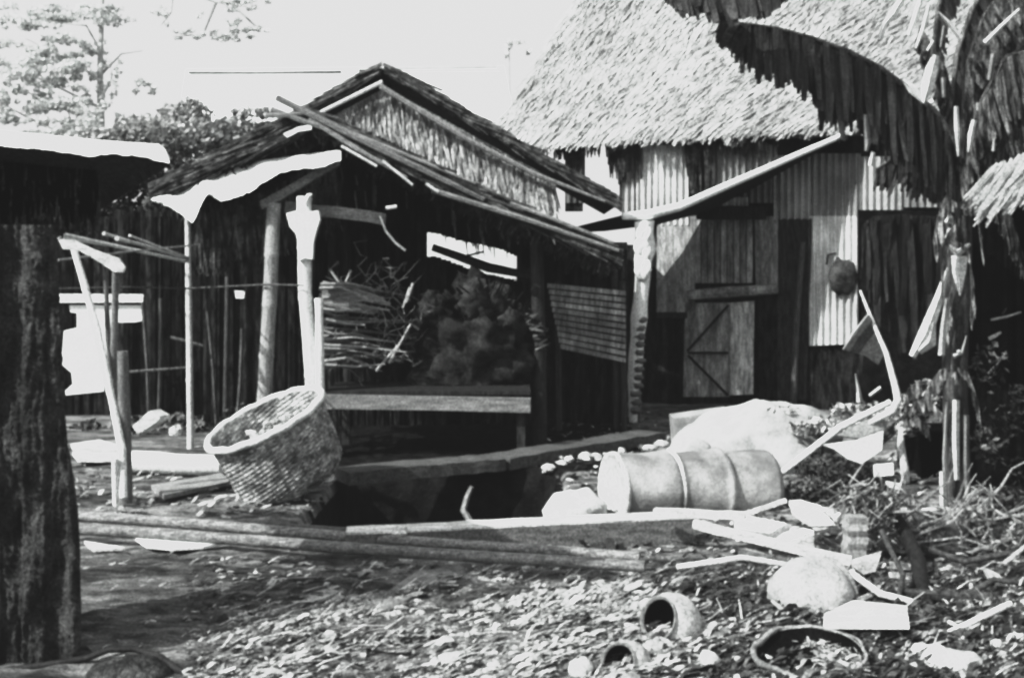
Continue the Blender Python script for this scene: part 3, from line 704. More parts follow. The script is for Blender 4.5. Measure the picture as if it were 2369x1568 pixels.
# ------------------------------------------------------------------ basket
rot = Matrix.Rotation(R(-22), 3, 'Y') @ Matrix.Rotation(R(14), 3, 'X')
bc = P(684, 1116, 7.65); hgt = .50; R0, R1 = .365, .402
t = thing('basket', 'big round woven basket tipped on its side in front of the bamboo posts', 'basket', G(660, 1180))
mb = MB(); n = 96; rows = []
NR = 34
for i in range(NR + 1):
    f = i / NR; r = lerp(R0, R1, f ** .8) - (.0 if f > .18 else .07 * (1 - f / .18) ** 2); row = []
    for k in range(n):
        a = 2 * math.pi * k / n; rr = r + .004 * math.sin(a * 24 + (math.pi if i % 2 else 0)) + .006 * noise.noise(Vector((a * 2, f * 3, 0)))
        row.append(bc + rot @ Vector((rr * math.cos(a), rr * math.sin(a), f * hgt)))
    rows.append(row)
mb.grid(rows, lambda i, j: (1.1 if (i + j // 4) % 2 else .85) * U(.55, 1.4), True)
inner = [[bc + (p - bc) * 1.0 - (p - (bc + rot @ Vector((0, 0, hgt * i / NR)))).normalized() * .018 for p in r] for i, r in enumerate(rows)]
mb.grid([r[::-1] for r in inner], lambda i, j: (1.5 if (i + j // 4) % 2 else 1.1) * U(.7, 1.3), True)
mb.face(rows[0][::-1]); mb.build('body', M['basket'], t)
mb = MB(); ring = [bc + rot @ Vector((.41 * math.cos(2 * math.pi * k / 48), .41 * math.sin(2 * math.pi * k / 48), hgt + .005 * math.sin(k * 1.7))) for k in range(49)]
mb.tube(ring, .024, 8, wob=.12, cap=False); mb.build('rim', M['rim'], t, True)
mb = MB()
for i in range(160):
    a = U(0, 6.28); r = .31 * math.sqrt(U(0, 1)); c = bc + rot @ Vector((r * math.cos(a), r * math.sin(a), .33 + U(-.04, .07)))
    mb.blob(c, (U(.015, .05), U(.015, .05), U(.01, .03)), amp=.4, n=6, seed=i, tone=U(.6, 2.0))
one(mb, 'rubbish', M['basket'], 'loose scraps lying inside the tipped woven basket', 'rubbish')

# ------------------------------------------------------------------ drum, sack, things behind
def drum():
    a = P(1418, 1134, 7.1); b = P(1772, 1126, 7.4); d = (b - a).normalized(); L = (b - a).length
    up = Vector((0, 0, 1)); sd = d.cross(up).normalized(); up = sd.cross(d)
    rot = Matrix((sd, up, d)).transposed(); r = .23
    t = thing('metal_drum', 'dented pale metal drum with two raised ribs lying on its side', 'drum', Vector((a.x + .5, 7.3, 0)))
    prof = []
    for i in range(61):
        z = L * i / 60; rr = r
        for c_ in (L * .36, L * .67): rr += .018 * math.exp(-((z - c_) / .016) ** 2)
        rr += .012 * math.exp(-(z / .02) ** 2) + .026 * ((z / L * 3) % 1)
        prof.append((rr * (1 - .03 * math.sin(z * 7) ** 2), z))
    mb = MB(); mb.lathe(prof, a, rot, 48)
    for k_, p_ in enumerate(mb.v):
        ax = a + d * (p_ - a).dot(d); rv = p_ - ax
        mb.v[k_] = ax + rv * (1 + .05 * noise.noise(p_ * 3.5) - .10 * max(0, 1 - (p_ - (a + d * .22 + Vector((0, -.15, .12)))).length / .16))
    mb.build('body', M['drum'], t, True)
    for c_ in (L * .36, L * .67):
        mb = MB(); mb.lathe([(r * .96, c_ - .02), (r * 1.06, c_ - .014), (r * 1.10, c_), (r * 1.06, c_ + .014), (r * .96, c_ + .02)], a, rot, 40, wob=.008); mb.build('rib', M['drumrib'], t, True)
    mb = MB(); mb.lathe([(.001, .02), (r * .9, .02), (r * .96, .0), (r * 1.05, -.01), (r * 1.06, .015), (r * 1.0, .03)], a, rot, 40); mb.build('end_cap', M['white'], t, True)  # left cap coloured white for the sun falling on it
    mb = MB(); mb.lathe([(r * 1.0, L - .02), (r * 1.04, L), (r * .95, L + .005), (r * .9, L - .02), (.001, L - .02)], a, rot, 40); mb.build('end_cap', M['drum'], t, True)
drum()
mb = MB(); mb.blob(P(1750, 1036, 8.4), (.62, .42, .33), Matrix.Rotation(R(-8), 3, 'Y'), amp=.2, n=60, seed=2, fr=2.0)
mb.blob(P(1650, 1030, 8.5), (.34, .3, .2), Matrix.Rotation(R(-18), 3, 'Y'), amp=.15, n=28, seed=9)
one(mb, 'sack', M['sack'], 'large bulging pale sack lying behind the metal drum', 'sack', smooth=True)
mb = MB(); mb.prism([P(a, b, 8.9) for a, b in ((1560, 968), (1690, 950), (1690, 1040), (1566, 1040))], (0, .3, 0), .8)
one(mb, 'box', M['sack'], 'pale box standing behind the left end of the bulging sack', 'box')
mb = MB(); mb.blob(P(1607, 1058, 7.55), (.13, .12, .13), amp=.15, n=20, seed=5)
one(mb, 'pale_pot', M['sack'], 'small rounded white pot sitting between the drum and the pale sack', 'pot', smooth=True)
mb = MB(); mb.blob(P(1335, 1180, 7.0), (.19, .16, .13), amp=.25, n=24, seed=12)
one(mb, 'pale_stone', M['stone'], 'domed pale stone on the ground just left of the metal drum', 'stone', smooth=True)

# ------------------------------------------------------------------ sunlit strip, timber, poles on the ground
mb = MB(); pts = [PH(790, 1100, .06), PH(1150, 1068, .06), PH(1510, 1008, .06)]
for p, q in zip(pts, pts[1:]): mb.beam(p, q, .30, .09, .62, seg=14, wob=.006)
one(mb, 'sunlit_strip', M['greywood'], 'plank standing in for the sunlit strip of ground across the dark pit below the low table', 'plank')  # board added in place of a sunlit band of ground
mb = MB(); mb.beam(P(800, 1262, 6.2) , P(1600, 1222, 6.42), .16, .15, .9, seg=10, wob=.004)
tm = one(mb, 'timber', M['greywood'], 'long squared timber with a pale top lying along the near edge of the pit', 'timber')
mb = MB(); q0, q1 = P(801, 1262, 6.2), P(1600, 1222, 6.42); z_ = Vector((0, .01, .079)); mb.beam(q0 + z_, q1 + z_, .17, .012, 1.0, seg=14, wob=.003)
mb.blob(P(925, 1230, 6.15), (.05, .05, .04), amp=.4, n=8)
sub(mb, 'top_face', M['white'], tm)
def lying(label, a, b, r, tone, m=M['lying'], name='bamboo_pole', dz=0, cat='pole', node=.55, group=None):
    p, q = G(*a), G(*b); mb = MB(); k = 8; pts = []
    for i in range(k + 1):
        c = p.lerp(q, i / k); pts.append(Vector((c.x, c.y, lerp(p.z, q.z, i / k) + r + dz + .004 * math.sin(i))))
    mb.tube(pts, [lerp(r, r * .85, i / k) for i in range(k + 1)], 10, wob=.03, node=node, tone=tone)
    return one(mb, name, m, label, cat, group, True)
lying('nearer of the two long bamboo poles lying across the yard', (150, 1252), (1492, 1356), .034, 1.5, dz=.045)
lying('farther of the two long bamboo poles lying across the yard, touching the timber', (150, 1218), (1480, 1318), .034, 1.7, dz=.045)
lying('thin dark pole lying behind the two long bamboo poles', (330, 1212), (1250, 1262), .018, .9, dz=.02)
lying('pale peeled log lying on the ground behind the rack posts', (300, 1096), (515, 1106), .085, 1.25, M['pole'], 'log', cat='log', node=0)
def flat(label, poly, m=M['white'], name='board', cat='board', th=.03, dz=.02, tone=1.0, group=None):
    """flat piece on the ground with the outline poly (picture positions)"""
    mb = MB(); pts = [G(a, b) for a, b in poly]; z = max(p.z for p in pts) + dz + th
    mb.prism([Vector((p.x, p.y, z)) for p in pts], (0, 0, -th), tone); return one(mb, name, m, label, cat, group)
flat('upper of the two short white boards behind the foot of the rack posts', [(164, 1040), (230, 1030), (272, 1042), (272, 1052), (170, 1050)])
flat('lower of the two short white boards behind the foot of the rack posts', [(168, 1062), (272, 1064), (274, 1078), (180, 1078)], dz=.03)
flat('leaf-shaped white board lying just in front of the long poles', [(308, 1262), (350, 1268), (430, 1266), (540, 1272), (470, 1286), (400, 1290), (340, 1284)], M['cloth'], th=.015, dz=.01)
flat('short pale board beside the rough shed wall in front of the poles', [(195, 1268), (270, 1280), (290, 1284), (215, 1288)], M['white'], th=.015, dz=.01)
mb = MB(); mb.prism([P(a, b, 8.6) for a, b in ((306, 986), (346, 950), (368, 962), (368, 972), (318, 1004))], (.05, .1, 0)); one(mb, 'broken_board', M['white'], 'broken white board propped on the ground between the rack and thin post', 'board')
mb = MB(); mb.blob(G(408, 1008, .03), (.07, .06, .06), amp=.4, n=12, seed=3); one(mb, 'pale_stone', M['stone'], 'small pale stone beside the foot of the thin bamboo post', 'stone')
flat('grey plank lying on the ground between the log and the basket', [(350, 1140), (510, 1112), (540, 1130), (380, 1165)], M['greywood'], 'plank', 'plank', tone=1.5)

# pieces of a broken white crate
def quadp(label, pts, Ys, m=M['white'], name='board', cat='board', back=(0, .03, -.01), tone=1.0, group=None):
    mb = MB(); q = [P(a, b, y) for (a, b), y in zip(pts, Ys)]; mb.prism(q, back, tone); return one(mb, name, m, label, cat, group)
def bar(label, a, b, ya, yb, r, m=M['white'], tone=1.0, name='bar', cat='stick', flatb=False, mid=None):
    mb = MB(); pts = [P(*a, ya)] + ([P(*mid, (ya + yb) / 2)] if mid else []) + [P(*b, yb)]
    if flatb: mb.beam(pts[0], pts[-1], r * 2.6, r * 1.6, tone, seg=5, wob=.004)
    else: mb.tube(pts, [r, r * .95, r * .8][:len(pts)] if len(pts) == 3 else [r, r * .8], 8, wob=.05, tone=tone)
    return one(mb, name, m, label, cat, None, not flatb)
def hpoly(label, pts, m=M['white'], name='board', cat='board', th=.02, tone=1.0):
    """flat tilted piece: (u, v, height) corners"""
    mb = MB(); mb.prism([PH(*q) for q in pts], (0, .004, -th), tone); return one(mb, name, m, label, cat)
hpoly('white board tilted up at the right end of the broken boards', [(1825, 1157, .24), (1853, 1156, .24), (1951, 1185, .215), (1951, 1202, .18), (1890, 1220, .13), (1834, 1183, .19)])
hpoly('wide white board in the middle of the broken boards', [(1698, 1195, .17), (1726, 1191, .175), (1815, 1209, .165), (1883, 1227, .15), (1884, 1267, .05), (1811, 1258, .06), (1700, 1222, .115)])
def hbar(label, a, b, w, h, m=M['white'], name='board', tone=1.0):
    mb = MB(); mb.beam(PH(*a), PH(*b), w, h, tone, seg=6, wob=.003); return one(mb, name, m, label, 'board')
hbar('long white bar resting on the end of the timber in front of the drum', (1514, 1183, .20), (1724, 1192, .22), .05, .035)
hbar('narrow white bar rising to the tilted board', (1722, 1188, .23), (1820, 1158, .31), .03, .02)
hbar('narrow white board running down from the timber end toward the clay pot', (1604, 1212, .20), (1968, 1298, .07), .05, .04)
hpoly('short pale board end under the narrow running board', [(1708, 1266, .06), (1740, 1270, .05), (1790, 1286, .03), (1760, 1292, .02), (1706, 1288, .02)], tone=.7)
bar('thin pale stick under the white boards, nearest the rubbish', (1566, 1312), (1872, 1314), 5.6, 5.6, .016, mid=(1715, 1290))
quadp('white triangular offcut standing beside the pale clay pot', [(1970, 1295), (2040, 1274), (2026, 1321), (1998, 1328), (1976, 1312)], [5.55] * 5)
quadp('short white block behind the dark branch, right of the triangular offcut', [(2062, 1298), (2108, 1304), (2110, 1318), (2062, 1314)], [5.6] * 4)
quadp('second short white block, lower of the pair behind the dark branch', [(2060, 1322), (2110, 1324), (2110, 1340), (2062, 1336)], [5.5] * 4)
quadp('large white board lying under crossed sticks below the clay pot', [(1911, 1418), (1978, 1388), (2098, 1400), (2104, 1454), (1909, 1454)], [4.72, 4.8, 4.8, 4.6, 4.6])
t = thing('tree_stump', 'grey squared stump standing among the broken white boards', 'stump', G(1982, 1300))
mb = MB(); mb.beam(P(1976, 1312, 5.75), P(1978, 1192, 5.75), .10, .10, 1.2, seg=8, wob=.008); mb.build('trunk', M['greypole'], t)
mb = MB()
for i in range(120):
    c = P(2000 + U(-50, 60), 1165 + U(-30, 70), 5.9); pts = [c]
    for k in range(3): pts.append(pts[-1] + Vector((U(-.08, .08), U(-.05, .05), U(-.06, .08))))
    mb.tube(pts, [.008, .007, .006, .004], 4, tone=U(.3, 1.6))
one(mb, 'brushwood', M['greypole'], 'tangle of twigs heaped over the grey stump', 'brushwood')

# pots
def pot(label, c, r, rot, m=M['clay'], n=32, squash=.85, name='clay_pot', inner=True, tone=1.0):
    t = thing(name, label, 'pot', Vector((c.x, c.y, max(0, c.z - r))))
    prof = [(.001, -r * squash), (r * .5, -r * squash * .93), (r * .85, -r * squash * .6), (r, -r * .05), (r * .93, r * .4), (r * .75, r * .68), (r * .68, r * .74)]
    mb = MB(); mb.lathe(prof, c, rot, n, tone=tone, wob=.01); mb.build('body', m, t, True)
    mb = MB(); mb.lathe([(r * .66, r * .72), (r * .74, r * .80), (r * .76, r * .84), (r * .70, r * .84), (r * .64, r * .74)], c, rot, n, tone=tone * .55); mb.build('rim', m, t, True)
    if inner:
        mb = MB(); mb.lathe([(r * .66, r * .76), (r * .8, r * .4), (r * .7, -.2 * r), (.001, -r * .5)], c, rot, n); mb.build('inside', M['black'], t, True)  # shade inside the pot painted black
    return t
pot('large pale egg-shaped clay pot lying below the white boards', P(1876, 1382, 5.2), .19, Matrix.Rotation(R(78), 3, 'Y') @ Matrix.Rotation(R(-30), 3, 'X'), M['clay'], squash=1.05)
pot('small dark-mouthed pot lying half buried in the rubbish', P(1556, 1440, 4.75), .125, Matrix.Rotation(R(-62), 3, 'Y') @ Matrix.Rotation(R(38), 3, 'X'), M['clay'])
pot('dark-mouthed broken pot at the bottom edge among the rubbish', P(1452, 1540, 4.4), .10, Matrix.Rotation(R(-50), 3, 'Y') @ Matrix.Rotation(R(45), 3, 'X'), M['stone'], tone=.6)
# lying tall jar with oval mouth
rotj = Matrix.Rotation(R(9), 3, 'X') @ Matrix.Rotation(R(-5), 3, 'Y')
c = P(1872, 1506, 4.33)
t = thing('basin', 'wide shallow basin sunk in the rubbish with a bent pale rim and dark hollow', 'basin', Vector((c.x, c.y, 0)))
wob_ = lambda rr, z, amp: [(rr, z)]
mb = MB(); mb.lathe([(.12, -.16), (.18, -.10), (.20, -.02), (.203, .0)], c, rotj, 40, wob=.015); mb.build('body', M['clay'], t, True)
mb = MB(); ring = [c + rotj @ Vector(((.205 + .008 * math.sin(k * .6)) * math.cos(2 * math.pi * k / 48), (.205 + .008 * math.sin(k * .6)) * math.sin(2 * math.pi * k / 48), .004 * math.sin(k * .9))) for k in range(48)]
mb.tube(ring + [ring[0]], [.013 if 14 < k < 38 else .006 for k in range(49)], 7, wob=.3, cap=False, tone=.55); mb.build('rim', M['clay'], t, True)
mb = MB(); mb.lathe([(.198, -.002), (.19, -.03), (.15, -.045), (.001, -.05)], c, rotj, 32); mb.build('inside', M['black'], t, True)  # shade in the hollow of the basin painted black
mb = MB()
for i in range(420):
    a = U(-1.9, 1.9); rr = .19 * math.sqrt(U(0, 1)); p = c + Vector((rr * math.cos(a) * .8 + .05, rr * math.sin(a), -.03 + U(-.01, .02)))
    d = Vector((U(-1, 1), U(-1, 1), U(-.2, .3))).normalized(); mb.blade(p, d, d.cross(Vector((0, 0, 1))).normalized(), U(.02, .06), U(.006, .02), .005, Vector((0, 0, 1)), U(.2, 1.1))
one(mb, 'rubbish', M['litter'], 'dry leaves and chips filling the right half of the sunken basin', 'rubbish')
for i, (pts_, ys_, r_, lab) in enumerate((
    ([(2040, 1230), (2090, 1330), (2070, 1420)], (5.7, 5.3, 5.0), .016, 'dark forked twig hanging down left of the thick dark branch'),
    ([(2150, 1270), (2230, 1300), (2330, 1280)], (5.8, 5.7, 5.7), .020, 'dark branch lying across the front of the rusty sheet'),
    ([(2230, 1380), (2300, 1340), (2369, 1350)], (5.3, 5.3, 5.3), .018, 'dark stick behind the straight pale stick at the right edge'),
    ([(1990, 1240), (2030, 1190), (2070, 1180), (2110, 1215)], (6.0, 6.0, 6.0, 5.9), .012, 'bent dark twig arching over the grey stump'))):
    mb = MB(); mb.tube([P(a, b, y) for (a, b), y in zip(pts_, ys_)], [r_, r_ * .85, r_ * .7, r_ * .5][:len(pts_)], 7, wob=.2); one(mb, 'branch', M['darkpole'], lab, 'branch', smooth=True)
# sticks and branch in the lower right corner
def sticks(label, pts, Ys, rads, m, tone=1.0, name='stick', cat='stick'):
    mb = MB(); mb.tube([P(a, b, y) for (a, b), y in zip(pts, Ys)], rads, 8, wob=.08, tone=tone); return one(mb, name, m, label, cat, None, True)
sticks('long thin bent stick arching over the sunken basin', [(1768, 1500), (1790, 1478), (1828, 1465), (1903, 1456), (2040, 1457), (2182, 1460)], [4.6, 4.65, 4.75, 4.8, 4.8, 4.8], [.010, .011, .011, .010, .009, .007], M['pole'])
sticks('pale crooked stick crossing the large white board', [(1970, 1325), (2036, 1373), (2107, 1390), (2140, 1424)], [5.4, 5.15, 5.1, 5.0], [.016, .016, .015, .010], M['pole'])
sticks('short pale stick slanting down right of the dark branch', [(2148, 1411), (2218, 1453)], [5.0, 4.8], [.014, .012], M['pole'])
sticks('straight pale stick rising to the right in the lower corner', [(2184, 1470), (2337, 1396)], [4.75, 4.95], [.016, .013], M['pole'], 1.3)
sticks('thin grey stick crossing under the large white board', [(1905, 1440), (1960, 1405), (2016, 1378)], [4.9, 4.95, 5.0], [.012, .012, .010], M['greypole'])
sticks('thick dark branch slanting down between the blocks and the rusty sheet', [(2066, 1180), (2098, 1240), (2122, 1290), (2134, 1370), (2150, 1412)], [6.1, 5.9, 5.7, 5.3, 5.1], [.030, .036, .042, .036, .03], M['darkpole'], .4, 'branch', 'branch')
# bent sheet
mb = MB(); rows = []
for i in range(15):
    f = i / 14; row = []
    for k in range(23):
        g_ = k / 22; u = lerp(lerp(2070, 2132, f ** .8), lerp(2246, 2238, f), g_); v = lerp(1180, 1304, f) + 6 * math.sin(g_ * 3) * f
        dep = 6.15 - .16 * math.sin(math.pi * (f * .85)) * (.6 + .4 * math.sin(math.pi * g_)) - .05 * noise.noise(Vector((g_ * 4, f * 3, 2)))
        row.append(P(u, v, dep))
    rows.append(row)
mb.grid(rows); mb.grid([[p + Vector((0, .012, 0)) for p in q] for q in rows])
o = one(mb, 'bent_sheet', M['bucket'], 'rusty bulging sheet with a pale top edge between the dark branch and banana stem', 'sheet', smooth=True)
mb = MB(); mb.tube([p + Vector((0, -.004, .004)) for p in rows[0]], .012, 6); sub(mb, 'folded_edge', M['white'], o, True)
quadp('flat white board in front of the bent rusty sheet, upper of two', [(2130, 1312), (2180, 1308), (2262, 1320), (2262, 1328), (2140, 1330)], [5.8, 5.85, 5.8, 5.7, 5.7])
quadp('flat white board in front of the bent rusty sheet, lower of two', [(2150, 1334), (2200, 1332), (2236, 1338), (2200, 1352), (2170, 1350)], [5.6] * 5)
quadp('curved white sheath of a dry stem in the right corner', [(2278, 1312), (2310, 1326), (2340, 1360), (2334, 1386), (2318, 1388), (2290, 1368), (2262, 1362), (2296, 1350)], [5.5] * 8, M['leafpale'], 'dry_sheath', 'leaf')
mb = MB(); mb.blob(P(2198, 1552, 4.4), (.13, .12, .09), amp=.3, n=20, seed=4); one(mb, 'pale_stone', M['stone'], 'rounded pale boulder at the bottom edge in the right corner', 'stone', smooth=True)
for i, (u, v, r, lab) in enumerate(((2110, 1552, .028, 'small white stone on the bottom edge left of the rounded boulder'), (2304, 1494, .025, 'small white stone below the straight pale stick'), (1890, 1414, .035, 'small white stone at the foot of the large white board'),
                                    (1345, 1556, .05, 'white stone at the middle of the bottom edge'), (2356, 1480, .03, 'white pebble on the right edge of the picture'), (1640, 1535, .04, 'pale stone between the two dark-mouthed pots and the basin'))):
    mb = MB(); mb.blob(G(u, min(v, 1560), r * .6), (r, r, r * .8), amp=.4, n=12, seed=i); one(mb, 'pale_stone', M['stone'], lab, 'stone', smooth=True)
# bright rubble strip by the sunlit strip
for i in range(26):
    u = U(1262, 1530); v = curve([(1262, 1078), (1360, 1062), (1450, 1042), (1530, 1026)], u) + U(-9, 12); r = U(.02, .055)
    mb = MB(); mb.blob(G(u, v, r * .5), (r * U(.8, 1.8), r, r * .7), amp=.5, n=10, seed=i); o = mb.build('rubble_stone', M['stone'], None, False)
    tag(o, 'one of the pale stones strewn between the sunlit strip and the drum', 'stone', 'pale stones strewn between the sunlit strip and the drum')
# stone in the pit
mb = MB(); mb.tube([P(1092, 1125, 7.4), P(1080, 1150, 7.4), P(1072, 1180, 7.35), P(1090, 1212, 7.3)], [.015, .02, .025, .02], 6, wob=.2)
one(mb, 'root', M['greypole'], 'short grey root sticking up inside the dark pit', 'root')

for lab, poly, tn in (('pale splintered board lying left of centre in front of the long poles', [(700, 1376), (780, 1352), (800, 1362), (720, 1392)], 1), ('second pale splinter just below the splintered board', [(745, 1400), (785, 1372), (796, 1382), (765, 1412)], .9),
                      ('pale splinter lowest of the three left of centre', [(664, 1432), (720, 1398), (732, 1406), (684, 1440)], .9), ('crumpled pale scrap near the middle of the bottom edge', [(800, 1490), (850, 1486), (846, 1520), (820, 1528)], .9),
                      ('wide pale mat half buried in the centre of the foreground', [(860, 1400), (960, 1330), (1060, 1312), (1090, 1326), (980, 1370), (900, 1420)], .55), ('bright flat scrap beside the mound at lower left', [(200, 1500), (300, 1484), (330, 1500), (230, 1530)], .45)):
    flat(lab, poly, M['clay'], 'scrap', 'scrap', th=.015, dz=-.01, tone=tn)
# dark hose in the lower left corner
mb = MB(); mb.blob(G(300, 1562, .0) , (.16, .12, .07), amp=.1, n=24, seed=3); one(mb, 'mound', M['mudwall'], 'low dark mound of earth ringed by the hose at lower left', 'mound', smooth=True)
mb = MB(); mb.tube([P(-60, 1560, 4.35), P(100, 1538, 4.35), P(200, 1522, 4.35), P(250, 1502, 4.35), (P(310, 1500, 4.35)), P(370, 1518, 4.3), P(410, 1548, 4.25), P(470, 1575, 4.2)], .013, 8)
one(mb, 'hose', M['rubber'], 'dark hose curving over the low mound in the lower left corner', 'hose', smooth=True)

# ------------------------------------------------------------------ banana plants on the right
bp = thing('banana_plant', 'tall banana plant with a huge dark drooping leaf over the thatched hut', 'banana plant', G(2238, 1220))
def stemt(pts, Y, rad, m, name='stem', tone=1.0, parent=bp, wob=.06):
    mb = MB(); mb.tube([P(a, b, Y) for a, b in pts], rad, 9, wob=wob, tone=tone); return mb.build(name, m, parent, True)
stemt([(2215, 440), (2216, 600), (2210, 760), (2208, 900), (2212, 1050), (2212, 1215)], 7.0, [.09, .085, .08, .075, .08, .09], M['stem'])
def leaf(mb, mid, Ys, drop, w, tear=.12, both=.35, tone=(.6, 1.5), lean=(0, 0), n=90):
    """drooping torn banana leaf: mid = midrib picture points, drop = hang length (picture units) along it"""
    def at(f):
        k = f * (len(mid) - 1); i = min(int(k), len(mid) - 2); g_ = k - i
        return lerp(mid[i][0], mid[i + 1][0], g_), lerp(mid[i][1], mid[i + 1][1], g_), lerp(Ys[i], Ys[i + 1], g_), lerp(drop[i], drop[i + 1], g_)
    if n > 40:
        rows = []
        for q in range(9):
            h_ = q / 8 * .84; row = []
            for j in range(n + 1):
                a = at(min(1, j / n)); k = a[2] / F; gq = noise.noise(Vector((j / n * 9, a[0] * .01, 4)))
                L = a[3] * k * (1 + .35 * gq) * (1 - .10 * (j % 5 == 0))
                row.append(P(a[0], a[1], a[2]) + Vector((lean[0] * h_ * 1.6, lean[1] * h_ + .05 * h_ * math.sin(j * .9) + .05 * noise.noise(Vector((j * .3, h_ * 2, 0))) + .03, -h_ * (1 - .12 * h_))) if False else
                           P(a[0], a[1], a[2]) + Vector((lean[0] * h_ * 1.6 * L, (lean[1] * L + .05 * math.sin(j * .9)) * h_ + .02, -h_ * (1 - .12 * h_) * L)))
            rows.append(row)
        mb.grid(rows, lambda i, j: .85 + .7 * noise.noise(Vector((j * .22, i * .15, 1))))
    for j in range(n):
        f = j / n; g_ = (j + U(1.4, 3.6)) / n
        a = at(f); b = at(min(1, g_))
        pa, pb = P(a[0], a[1], a[2]), P(b[0], b[1], b[2]); k = a[2] / F
        gq = noise.noise(Vector((f * 9, a[0] * .01, 4))); L = a[3] * k * (1 + .35 * gq) * (U(.88, 1.06) if U(0, 1) < .8 else U(.6, .9)); tn = U(*tone); rows = []
        jx = U(-.035, .035) + lean[0]; jy = U(-.12, .12) + lean[1]; sh_ = U(.7, .95) if U(0, 1) < tear * 2 else 1.0
        for q in range(6):
            h_ = q / 5; wd_ = sh_ * (1 - .45 * h_ ** 3)
            dn = Vector((jx * h_ * 1.6, jy * h_ + .04 * math.sin(h_ * 3 + j), -h_ * (1 - .12 * h_))) * L
            c_ = (pa + pb) / 2
            rows.append([c_ + (pa - c_) * wd_ + dn, c_ + (pb - c_) * wd_ + dn + Vector((0, .004, 0))])
        mb.grid(rows, tn)
        if both and U(0, 1) < .9:
            rows = []; L2 = L * both
            for q in range(4):
                h_ = q / 3; dn = Vector((.1 * h_, .9 * h_, .25 * math.sin(h_ * 2.4) - .5 * h_ * h_)) * L2
                rows.append([pa + dn, pb + dn])
            mb.grid(rows, tn * .9)
mid = [(2218, 440), (2208, 330), (2165, 262), (2115, 218), (2040, 160), (1960, 118), (1880, 88), (1800, 66), (1720, 54), (1664, 50)]
Ys = [7.0, 6.9, 6.85, 6.8, 6.75, 6.7, 6.65, 6.6, 6.6, 6.6]
drop = [60, 200, 210, 200, 235, 215, 190, 155, 110, 34]
mb = MB(); leaf(mb, mid, Ys, drop, 1, n=120); lf = mb.build('leaf', M['leaf'], bp)
mb = MB(); mb.tube([P(a, b, y) for (a, b), y in zip(mid, Ys)], [.03, .026, .022, .02, .017, .015, .012, .010, .007, .004], 7, tone=1.3); sub(mb, 'midrib', M['stem'], lf, True)
mb = MB(); leaf(mb, [(2060, -160), (1900, -120), (1760, -70), (1660, -40), (1560, -20), (1535, -8)], [6.6, 6.4, 6.3, 6.3, 6.3, 6.3], [60, 90, 120, 110, 60, 10], 1, n=60, lean=(.12, 0)); mb.build('leaf', M['leaf'], bp)
mb = MB(); leaf(mb, [(1660, 20), (1690, 40), (1720, 62), (1740, 80)], [6.5] * 4, [40, 70, 60, 50], 1, n=14, tone=(.3, 1), lean=(-.3, 0)); mb.build('leaf', M['leaf'], bp)
for (mid_, Ys_, drop_, n_, ln) in (
    ([(2225, 450), (2250, 300), (2310, 170), (2400, 90), (2500, 60)], [7.0, 6.9, 6.8, 6.8, 6.8], [40, 150, 180, 200, 180], 60, (.1, 0)),
    ([(2228, 440), (2265, 360), (2330, 300), (2420, 280)], [7.05, 7.1, 7.2, 7.2], [50, 90, 90, 80], 50, (.1, 0)),
    ([(2215, 430), (2200, 250), (2215, 120), (2250, 20), (2300, -60)], [7.1, 7.2, 7.2, 7.2, 7.3], [40, 90, 110, 130, 90], 60, (.25, 0)),
    ([(2222, 440), (2236, 200), (2290, 90), (2360, 10)], [7.2, 7.3, 7.3, 7.4], [30, 160, 150, 130], 50, (.2, 0)),
    ([(2210, 430), (2180, 240), (2160, 120), (2170, 20), (2200, -80)], [7.1, 7.2, 7.2, 7.2, 7.3], [20, 60, 50, 60, 60], 50, (.3, 0)),
    ([(2200, 440), (2150, 360), (2090, 350), (2030, 390)], [7.1, 7.2, 7.3, 7.3], [60, 110, 100, 40], 46, (-.1, 0))):
    mb = MB(); leaf(mb, mid_, Ys_, drop_, 1, n=n_, lean=ln); l2 = mb.build('leaf', M['leaf'], bp)
    mb = MB(); mb.tube([P(a, b, y) for (a, b), y in zip(mid_, Ys_)], [.026] + [.016] * (len(mid_) - 2) + [.005], 6, tone=1.5); sub(mb, 'midrib', M['stem'], l2, True)
for mid_, Ys_, drop_, ln in (
    ([(2222, 430), (2262, 250), (2330, 130), (2420, 110)], [6.9, 6.7, 6.6, 6.6], [40, 130, 160, 120], (.12, 0)),
    ([(2222, 440), (2290, 330), (2360, 240), (2440, 230)], [6.9, 6.8, 6.7, 6.7], [40, 110, 130, 100], (.1, 0)),
    ([(2216, 430), (2236, 150), (2280, 30), (2350, -60)], [6.9, 6.8, 6.7, 6.7], [20, 90, 110, 90], (.3, 0)),
    ([(2214, 430), (2226, 300), (2190, 160), (2130, 60)], [7.0, 7.0, 7.0, 7.0], [20, 60, 80, 50], (-.2, 0)),
    ([(2225, 470), (2290, 440), (2340, 500), (2370, 600)], [6.8, 6.7, 6.7, 6.7], [30, 80, 120, 60], (.05, 0))):
    mb = MB(); leaf(mb, mid_, Ys_, drop_, 1, n=46, lean=ln, tone=(.25, .9)); mb.build('leaf', M['deadleaf'], bp)
def ribbon(mb, pts, Y, w, tone=1.0, taper=True):
    rows = []; k = Y / F
    for i, (u, v) in enumerate(pts):
        a = pts[max(0, i - 1)]; b = pts[min(len(pts) - 1, i + 1)]
        dx, dy = b[0] - a[0], b[1] - a[1]; L = math.hypot(dx, dy) or 1; nx, ny = -dy / L, dx / L
        ww = w[i] if hasattr(w, '__len__') else w * (1 - .7 * abs(i / (len(pts) - 1) - .4) if taper else 1)
        rows.append([P(u + nx * ww / 2, v + ny * ww / 2, Y + .02), P(u, v, Y - .012), P(u - nx * ww / 2, v - ny * ww / 2, Y + .02)])
    mb.grid(rows, tone)
